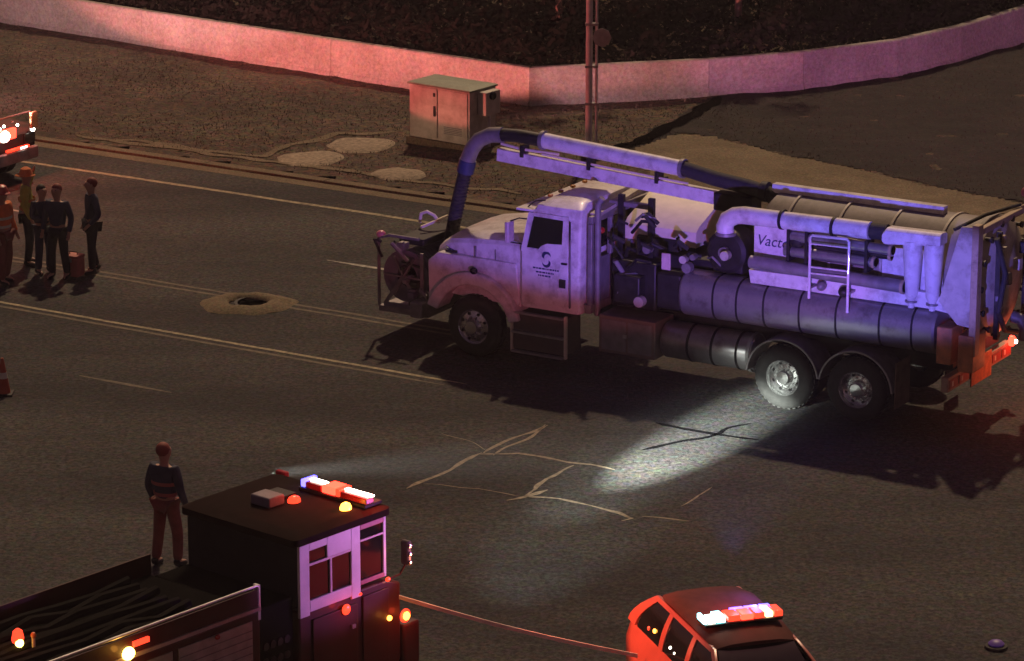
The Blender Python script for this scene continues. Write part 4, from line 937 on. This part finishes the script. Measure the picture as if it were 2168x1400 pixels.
# ------------------------------------------------------------------ PEOPLE
SKIN = mat('skin', (0.42,0.24,0.17), 0.55, var=0.08)
def skin_mesh(name, verts, edges, rad, m, root=0, sub=2):
    me = bpy.data.meshes.new(name); me.from_pydata(verts, edges, []); o = bpy.data.objects.new(name, me); COL.objects.link(o)
    sk = o.modifiers.new('s', 'SKIN'); sk.use_smooth_shade = True
    for i, r in enumerate(rad):
        rr = r if isinstance(r, tuple) else (r, r)
        me.skin_vertices[0].data[i].radius = rr
        me.skin_vertices[0].data[i].use_root = (i == root)
    ss = o.modifiers.new('u', 'SUBSURF'); ss.levels = sub; ss.render_levels = sub
    bpy.context.view_layer.update()
    m2 = bpy.data.meshes.new_from_object(o.evaluated_get(bpy.context.evaluated_depsgraph_get()))
    bpy.data.objects.remove(o)
    m2.materials.clear(); m2.materials.append(m); m2.shade_smooth()
    o2 = bpy.data.objects.new(name, m2); COL.objects.link(o2)
    return o2
def person(loc, rz, label, jacket, trousers, head='hair', headmat=None, pose=None, h=1.8, vest=None, glove=None, collar=None):
    k = h/1.8; pose = pose or {}
    hs = pose.get('stance', 0.13); lean = pose.get('lean', 0.0); step = pose.get('step', 0.0)
    t = thing('person', label, 'person', loc, rz)
    P = lambda x, y, z: (x*k, (y + lean*max(0, z-0.95))*k, z*k)   # person faces -y before rotation
    pel, wai, che, nec = P(0,0,0.98), P(0,0.005,1.12), P(0,0.01,1.34), P(0,0.01,1.5)
    hips = [P(s*0.09,0,0.92) for s in (-1,1)]
    knees = [P(s*hs*0.95, -0.03+s*step*0.4, 0.5) for s in (-1,1)]
    ank = [P(s*hs, 0.02+s*step, 0.09) for s in (-1,1)]
    toe = [P(s*hs*1.15, -0.15+s*step, 0.035) for s in (-1,1)]
    sho = [P(s*0.19,0.01,1.44) for s in (-1,1)]
    # arms: elbow and wrist offsets from pose
    dl = pose.get('L', ((0.27,0.03,1.16),(0.27,-0.08,0.92))); dr_ = pose.get('R', ((-0.27,0.03,1.16),(-0.27,-0.08,0.92)))
    elb = [P(*dr_[0]), P(*dl[0])]; wri = [P(*dr_[1]), P(*dl[1])]
    hd0 = Vector(P(0,-0.005,1.60)); 
    V = [pel, wai, che, nec, P(0,-0.005,1.58), P(0,-0.015,1.68), P(0,-0.01,1.755)]
    E_ = [(0,1),(1,2),(2,3),(3,4),(4,5),(5,6)]
    Rr = [(0.15,0.11),(0.13,0.10),(0.165,0.115),(0.052,0.055),(0.075,0.085),(0.105,0.125),(0.085,0.10)]
    def add(p, r, par): V.append(p); Rr.append(r); E_.append((par, len(V)-1)); return len(V)-1
    for i in (0,1):
        a = add(hips[i],(0.085,0.085),0); a = add(knees[i],(0.058,0.06),a); a = add(ank[i],(0.042,0.045),a); a = add(toe[i],(0.04,0.03),a)
        b = add(sho[i],(0.065,0.06),2); b = add(elb[i],(0.043,0.043),b); b = add(wri[i],(0.028,0.03),b)
        d = (Vector(wri[i])-Vector(elb[i])).normalized(); palm = Vector(wri[i])+d*0.07*k
        pm = add(tuple(palm),(0.036,0.018),b)
        side = d.cross(Vector((0,1,0))); side = side.normalized() if side.length > .1 else Vector((1,0,0))
        for q,ln in ((-1.5,0.06),(-0.5,0.075),(0.5,0.072),(1.5,0.055)):
            f1 = palm + side*q*0.018*k + d*0.035*k; f2 = f1 + d*ln*k*0.6 + Vector((0,-0.012,0))*k
            j = add(tuple(f1),(0.011,0.011),pm); add(tuple(f2),(0.008,0.008),j)
        th = add(tuple(palm - d*0.01*k + side*(-1.9)*0.018*k + Vector((0,-0.02,0))*k),(0.011,0.011),pm)
    body = skin_mesh('body', V, E_, [(a*k,b*k) for a,b in Rr], SKIN, 0, 2); body.parent = t
    # face: nose, brow shadowed eyes, ears
    hc = Vector(P(0,-0.01,1.69))
    MB().ball(tuple(hc+Vector((0,-0.105,-0.01))*k),(0.016*k,0.022*k,0.028*k),8,6).build('nose', SKIN, t)
    for s in (-1,1):
        MB().ball(tuple(hc+Vector((s*0.033,-0.088,0.015))*k),(0.015*k,0.012*k,0.01*k),8,5).build('eye', BLACK, t)
        MB().ball(tuple(hc+Vector((s*0.082,0.01,0))*k),(0.012*k,0.022*k,0.032*k),8,5).build('ear', SKIN, t)
    MB().ball(tuple(hc+Vector((0,-0.09,-0.05))*k),(0.026*k,0.012*k,0.007*k),8,5).build('mouth', mat('lips',(0.25,0.1,0.08),0.5), t)
    # clothes
    V2 = [pel, wai, che, P(0,0.01,1.45)]; E2 = [(0,1),(1,2),(2,3)]; R2 = [(0.172,0.13),(0.158,0.125),(0.19,0.14),(0.11,0.1)]
    for i in (0,1):
        V2 += [sho[i], elb[i], wri[i]]; n = len(V2); E2 += [(2,n-3),(n-3,n-2),(n-2,n-1)]; R2 += [(0.085,0.08),(0.062,0.06),(0.048,0.048)]
    jk = skin_mesh('jacket', V2, E2, [(a*k,b*k) for a,b in R2], jacket, 0, 2); jk.parent = t
    V3 = [P(0,0,0.97)]; E3 = []; R3 = [(0.16,0.12)]
    for i in (0,1):
        V3 += [hips[i], knees[i], ank[i]]; n = len(V3); E3 += [(0,n-3),(n-3,n-2),(n-2,n-1)]; R3 += [(0.108,0.108),(0.082,0.085),(0.07,0.072)]
    tr = skin_mesh('trousers', V3, E3, [(a*k,b*k) for a,b in R3], trousers, 0, 2); tr.parent = t
    for i in (0,1):
        a = Vector(ank[i]); b = Vector(toe[i])
        bo = skin_mesh('boot', [tuple(a+Vector((0,0.04,0.05))*k), tuple(a+Vector((0,0.03,-0.03))*k), tuple(b)], [(0,1),(1,2)], [(0.055*k,0.06*k),(0.055*k,0.055*k),(0.05*k,0.038*k)], BLACK, 0, 2); bo.parent = t
    top = P(0,0.0,1.725)
    if head == 'helmet':
        hm = MB().lathe([(0.125*k,-0.035*k),(0.118*k,0.02*k),(0.09*k,0.08*k),(0.04*k,0.108*k),(0.005,0.112*k)], top, 'z', 20).build('helmet', headmat, t)
        bm_ = MB(); bm_.rings([[(top[0]+math.cos(a)*r*k, top[1]+math.sin(a)*r*1.25*k+(0.03*k if math.sin(a)>0 else 0), top[2]+z*k) for a in [2*math.pi*j/24 for j in range(24)]] for r,z in ((0.11,-0.02),(0.135,-0.04),(0.135,-0.05),(0.11,-0.035))], False, False); bm_.build('brim', headmat, hm)
    else:
        MB().ball(P(0,0.022,1.71),(0.098*k,0.108*k,0.105*k),14,8).build('hair', headmat or mat('dark_hair',(0.03,0.02,0.015),0.7), t)
    if vest:
        bands = MB()
        for z in (1.08,1.24):
            p = P(0,0.005,z); rx = 0.205 if z > 1.2 else 0.18
            bands.rings([[(p[0]+rx*k*math.cos(2*math.pi*j/24), p[1]+rx*0.76*k*math.sin(2*math.pi*j/24), p[2]+dz) for j in range(24)] for dz in (-0.025*k,0.025*k)], False, False)
        bands.build('reflective_band', vest, t)
    return t
J_OR = mat('orange_coat',(0.75,0.2,0.06),0.8,bump=0.8,bscale=14,var=0.2); J_NV = mat('navy_jacket',(0.045,0.05,0.085),0.85,bump=0.8,bscale=14,var=0.3); J_LI = mat('lime_vest',(0.5,0.5,0.08),0.75,bump=0.8,bscale=14,var=0.2)
T_DK = mat('dark_trousers',(0.025,0.025,0.032),0.85,bump=0.8,bscale=14,var=0.3); J_RD = mat('dull_red_trousers',(0.22,0.06,0.05),0.8,bump=0.8,bscale=14,var=0.2); H_RD = mat('red_helmet',(0.45,0.06,0.05),0.4); J_TN = mat('tan_coat',(0.22,0.15,0.09),0.85,var=0.2)
REFL = mat('silver_reflective_band',(0.6,0.6,0.45),0.4)
H_RB = mat('red_lit_hair',(0.22,0.05,0.04),0.7)  # red lamp light on bare heads, put into the hair colour
ARMX = {'R': ((-0.24,0.02,1.17),(-0.06,-0.2,1.16)), 'L': ((0.24,0.02,1.17),(0.08,-0.22,1.12))}
person((-9.25,62.4,0), R(60), 'person in an orange coat at the very left edge of the picture', J_OR, J_RD, 'helmet', H_RD, {'step':0.06}, 1.82, REFL)
person((-8.98,63.7,0), R(95), 'person in orange and lime jacket with one arm raised to the helmet', J_LI, T_DK, 'helmet', J_OR, {'L': ((0.36,-0.05,1.52),(0.16,-0.12,1.72))}, 1.84, mat('orange_band',(0.6,0.2,0.05),0.5))
person((-8.62,63.1,0), R(40), 'person in dark clothes standing between the lime jacket and the navy jacket', J_NV, J_NV, 'hair', None, ARMX, 1.68)
person((-8.30,62.74,0), R(-20), 'person in navy jacket with red-lit head, middle of the group', J_NV, T_DK, 'hair', H_RB, {'step':0.05}, 1.78)
person((-7.72,63.14,0), R(-70), 'person in navy jacket standing rightmost of the group', J_NV, T_DK, 'hair', H_RB, {'step':-0.07, 'L': ((0.30,0.06,1.16),(0.22,-0.10,0.98))}, 1.8)
person((-4.86,47.2,0), R(150), 'lone person in dark jacket and dull red trousers behind the fire engine', J_NV, J_RD, 'hair', H_RB, {'stance':0.15,'step':0.05,'lean':0.03}, 1.84, mat('dull_red_band',(0.35,0.1,0.1),0.6))
# red crate beside the group
cr = thing('equipment_case', 'dull red equipment case on the road between two standing people', 'case', (-8.05,62.9,0), R(-25))
MB().box(-0.16,0.16,-0.13,0.13,0.02,0.36).build('case_body', mat('dull_red_case',(0.42,0.12,0.10),0.6), cr, 0.02)
MB().box(-0.165,0.165,-0.135,0.135,0.365,0.42).build('lid', mat('dull_red_case',(0,0,0)), cr, 0.015)
MB().tube([(-0.08,0,0.42),(-0.08,0,0.47),(0.08,0,0.47),(0.08,0,0.42)], 0.012, 6).build('handle', BLACK, cr)
for y in (-0.137,): MB().box(-0.04,0.04,y-0.01,y,0.3,0.38).build('latch', ALU, cr)
# cone at the far left
cn = thing('traffic_cone', 'orange traffic cone on the road at the left edge', 'cone', (-8.33,55.5,0))
cn.scale = (0.85,0.85,0.85)
MB().box(-0.19,0.19,-0.19,0.19,0.004,0.04).build('base', BLACK, cn, 0.01)
MB().lathe([(0.14,0.04),(0.03,0.72),(0.02,0.73)], (0,0,0), 'z', 20).build('shell', mat('cone_orange',(0.4,0.07,0.025),0.6), cn)
MB().lathe([(0.098,0.33),(0.079,0.45)], (0,0,0), 'z', 20, False, False).build('band', REFL, cn)
# lamps standing on the far side of the engine deck
dl_ = MB().lathe([(0.07,0.0),(0.08,0.04),(0.06,0.13),(0.02,0.16)], (-5.08,1.22,2.42), 'z', 14).build('deck_lamp', L_REDS, fe)
MB().ball((-5.10,1.16,2.42),(0.05,0.06,0.05)).build('bulb', L_YEL, dl_)
MB().tube([(-5.08,1.22,2.2),(-5.08,1.22,2.42)], 0.03, 8).build('lamp_stem', GREY, fe)
MB().tube([(-5.00,1.0,2.2),(-5.00,1.0,2.50)], 0.022, 8).build('deck_post', CREAM, fe)
MB().ball((-5.00,1.0,2.52),(0.035,0.04,0.04),8,5).build('post_cap', ORAN, fe)

# taut tape from the engine to the SUV
a = Vector((EO[0]+0.656*0.35, EO[1]+0.755*0.35, 1.62)); 
q0 = Vector((-1.4,41.3,1.72)); q1 = Vector((1.56,41.15,1.0))
pts = [q0.lerp(q1, i/24) + Vector((0,0,-0.05*math.sin(math.pi*i/24))) for i in range(25)]
mb = MB(); mb.rings([[p+Vector((0,0.006,-0.026)), p+Vector((0,0.006,0.026)), p+Vector((0,-0.006,0.026)), p+Vector((0,-0.006,-0.026))] for p in pts])
tag(mb.build('barrier_tape', mat('pale_tape',(0.85,0.7,0.6),0.5)), 'pale taut tape stretched from the fire engine to the emergency SUV', 'tape')

# violet beacon near the bottom right corner
vb = thing('road_beacon', 'dim violet puck lamp lying on the road in the bottom right corner', 'warning lamp', (6.42, 44.0, 0))
MB().lathe([(0.16,0.004),(0.15,0.04),(0.11,0.05)], (0,0,0), 'z', 16).build('foot', RUBB, vb)
MB().lathe([(0.10,0.05),(0.11,0.07),(0.08,0.10),(0.03,0.115)], (0,0,0), 'z', 14).build('violet_lens', mat('soft_violet_lens',(0.10,0.05,0.2),0.5,emit=(0.3,0.12,0.7),power=0.05), vb)

# ------------------------------------------------------------------ night haze
hz = MB().box(-75, 75, -8, 150, -1.0, 21.0).build('haze', BLACK)
hm_ = bpy.data.materials.new('haze_air'); hm_.use_nodes = True
ht = hm_.node_tree; ht.nodes.remove(ht.nodes['Principled BSDF'])
pv = ht.nodes.new('ShaderNodeVolumePrincipled'); pv.inputs['Density'].default_value = 0.0006; pv.inputs['Color'].default_value = (0.85, 0.78, 0.82, 1)
pv.inputs['Anisotropy'].default_value = 0.0
ht.links.new(pv.outputs[0], ht.nodes['Material Output'].inputs['Volume'])
hz.data.materials.clear(); hz.data.materials.append(hm_); hz['kind'] = 'stuff'

# ------------------------------------------------------------------ lamps' light
# white scene light of the engine: the long streak on the road and the lit wheel hub
light('scene_spot', 'SPOT', (-3.05,43.1,2.75), 150000, (0.86,0.95,0.84), aim=(2.78,52.8,0.0), cone=8.8, blend=1.0, size=0.06)
light('scene_halo', 'SPOT', (-3.05,43.1,2.75), 9000, (0.86,0.95,0.85), aim=(2.2,52.0,0.0), cone=16, blend=1.0, size=0.06)
light('scene_spill', 'SPOT', (-1.2,41.75,2.3), 1900, (0.8,0.95,0.85), aim=(0.65,48.0,0.0), cone=24, blend=1.0, size=0.1)
def flat_beam(name, loc, aim, half_v, half_h, energy, color, blend=0.35, size=0.1):
    """warning light head: wide flat beam"""
    o = light(name, 'SPOT', loc, energy, color, aim=aim, cone=2*half_v, blend=blend, size=size)
    o.scale = (math.tan(R(half_h))/math.tan(R(half_v)), 1, 1)
    return o
flat_beam('bar_blue', (2.75,41.6,2.2), (3.9,55.5,2.58), 5.9, 27, 8800, (0.21,0.165,1.0), blend=0.55)
flat_beam('bar_red', (2.3,41.4,2.2), (1.5,56,2.2), 5.5, 20, 1500, (1.0,0.16,0.25))
light('engine_red_side', 'SPOT', (-0.9,41.5,2.1), 650, (1.0,0.16,0.08), aim=(1.9,41.0,1.3), cone=46, blend=0.5, size=0.08)
light('tape_fill', 'POINT', (-0.9,41.3,2.1), 16, (1.0,0.3,0.15), size=0.05)  # added fill that reddens the tape; no lamp stands here
light('bar_glow', 'POINT', (-1.7,41.05,3.25), 30, (1.0,0.1,0.06), size=0.06)
light('engine_violet', 'SPOT', (2.1,41.0,2.15), 520, (0.72,0.26,0.95), aim=(-2.02,40.65,2.45), cone=27, blend=0.5, size=0.08)
light('suv_bar_glow', 'POINT', (2.75,40.45,2.15), 14, (1.0,0.1,0.15), size=0.08)
light('suv_blue_glow', 'POINT', (3.0,41.0,2.12), 12, (0.2,0.15,1.0), size=0.05)
# left vehicle: headlamp on the cabinet, beacons on verge and barrier
light('left_headlamp', 'SPOT', (-10.0,69.5,0.88), 520, (1.0,0.72,0.42), aim=(-1.4,73.1,0.25), cone=15, blend=0.8, size=0.1)
flat_beam('left_red', (-10.7,69.4,1.6), (-4.3,80.2,1.3), 7, 34, 13500, (1.0,0.25,0.22), blend=0.3)
flat_beam('left_red_cabinet', (-10.0,69.65,1.2), (-0.2,73.5,2.6), 12, 18, 2000, (1.0,0.15,0.13), blend=0.2, size=0.05)
flat_beam('left_white', (-10.7,69.6,1.5), (-10.0,85.0,1.2), 6.5, 26, 8500, (1.0,0.52,0.52), blend=0.9)
light('left_magenta', 'SPOT', (-10.4,69.3,1.6), 11500, (0.95,0.45,0.5), aim=(3.0,78.0,0.6), cone=8, blend=0.4, size=0.1)
light('left_near', 'POINT', (-9.9,70.0,2.0), 160, (1.0,0.12,0.05), size=0.1)
flat_beam('right_magenta', (11.0,46.0,1.6), (9.0,81.0,0.6), 2.2, 10, 19000, (0.92,0.27,0.66), blend=0.4)  # unseen source right of the view, no body built; tints the right barrier
# red tail lamp of the truck
light('tail_red', 'POINT', tuple(uw(3.2, 2.42, 1.0)), 9, (1.0,0.08,0.05), size=0.06)
light('tail_red_low', 'POINT', tuple(uw(3.6,1.6,0.95)), 14, (1.0,0.16,0.06), size=0.06)
# glow of the engine's side lamps on its own panels
def fe_world(x, y, z): return tuple(Vector((EO[0],EO[1],0)) + Vector((math.cos(EA)*x - math.sin(EA)*y*0.82, math.sin(EA)*x + math.cos(EA)*y*0.82, z)))
for (x,y,z,e,c) in ((-0.72,-0.22,1.83,1.6,(1,0.05,0.02)),(0.38,-0.25,1.44,2.4,(1,0.06,0.02)),(0.05,-0.2,1.5,0.6,(1,0.3,0.05)),(-4.3,-0.25,2.3,3,(1,0.4,0.06)),(-5.2,0.95,2.65,2,(1,0.2,0.04)),(-0.66,1.0,3.25,3,(1,0.05,0.02))):
    light('lamp_glow', 'POINT', fe_world(x,y,z), e, c, size=0.04)
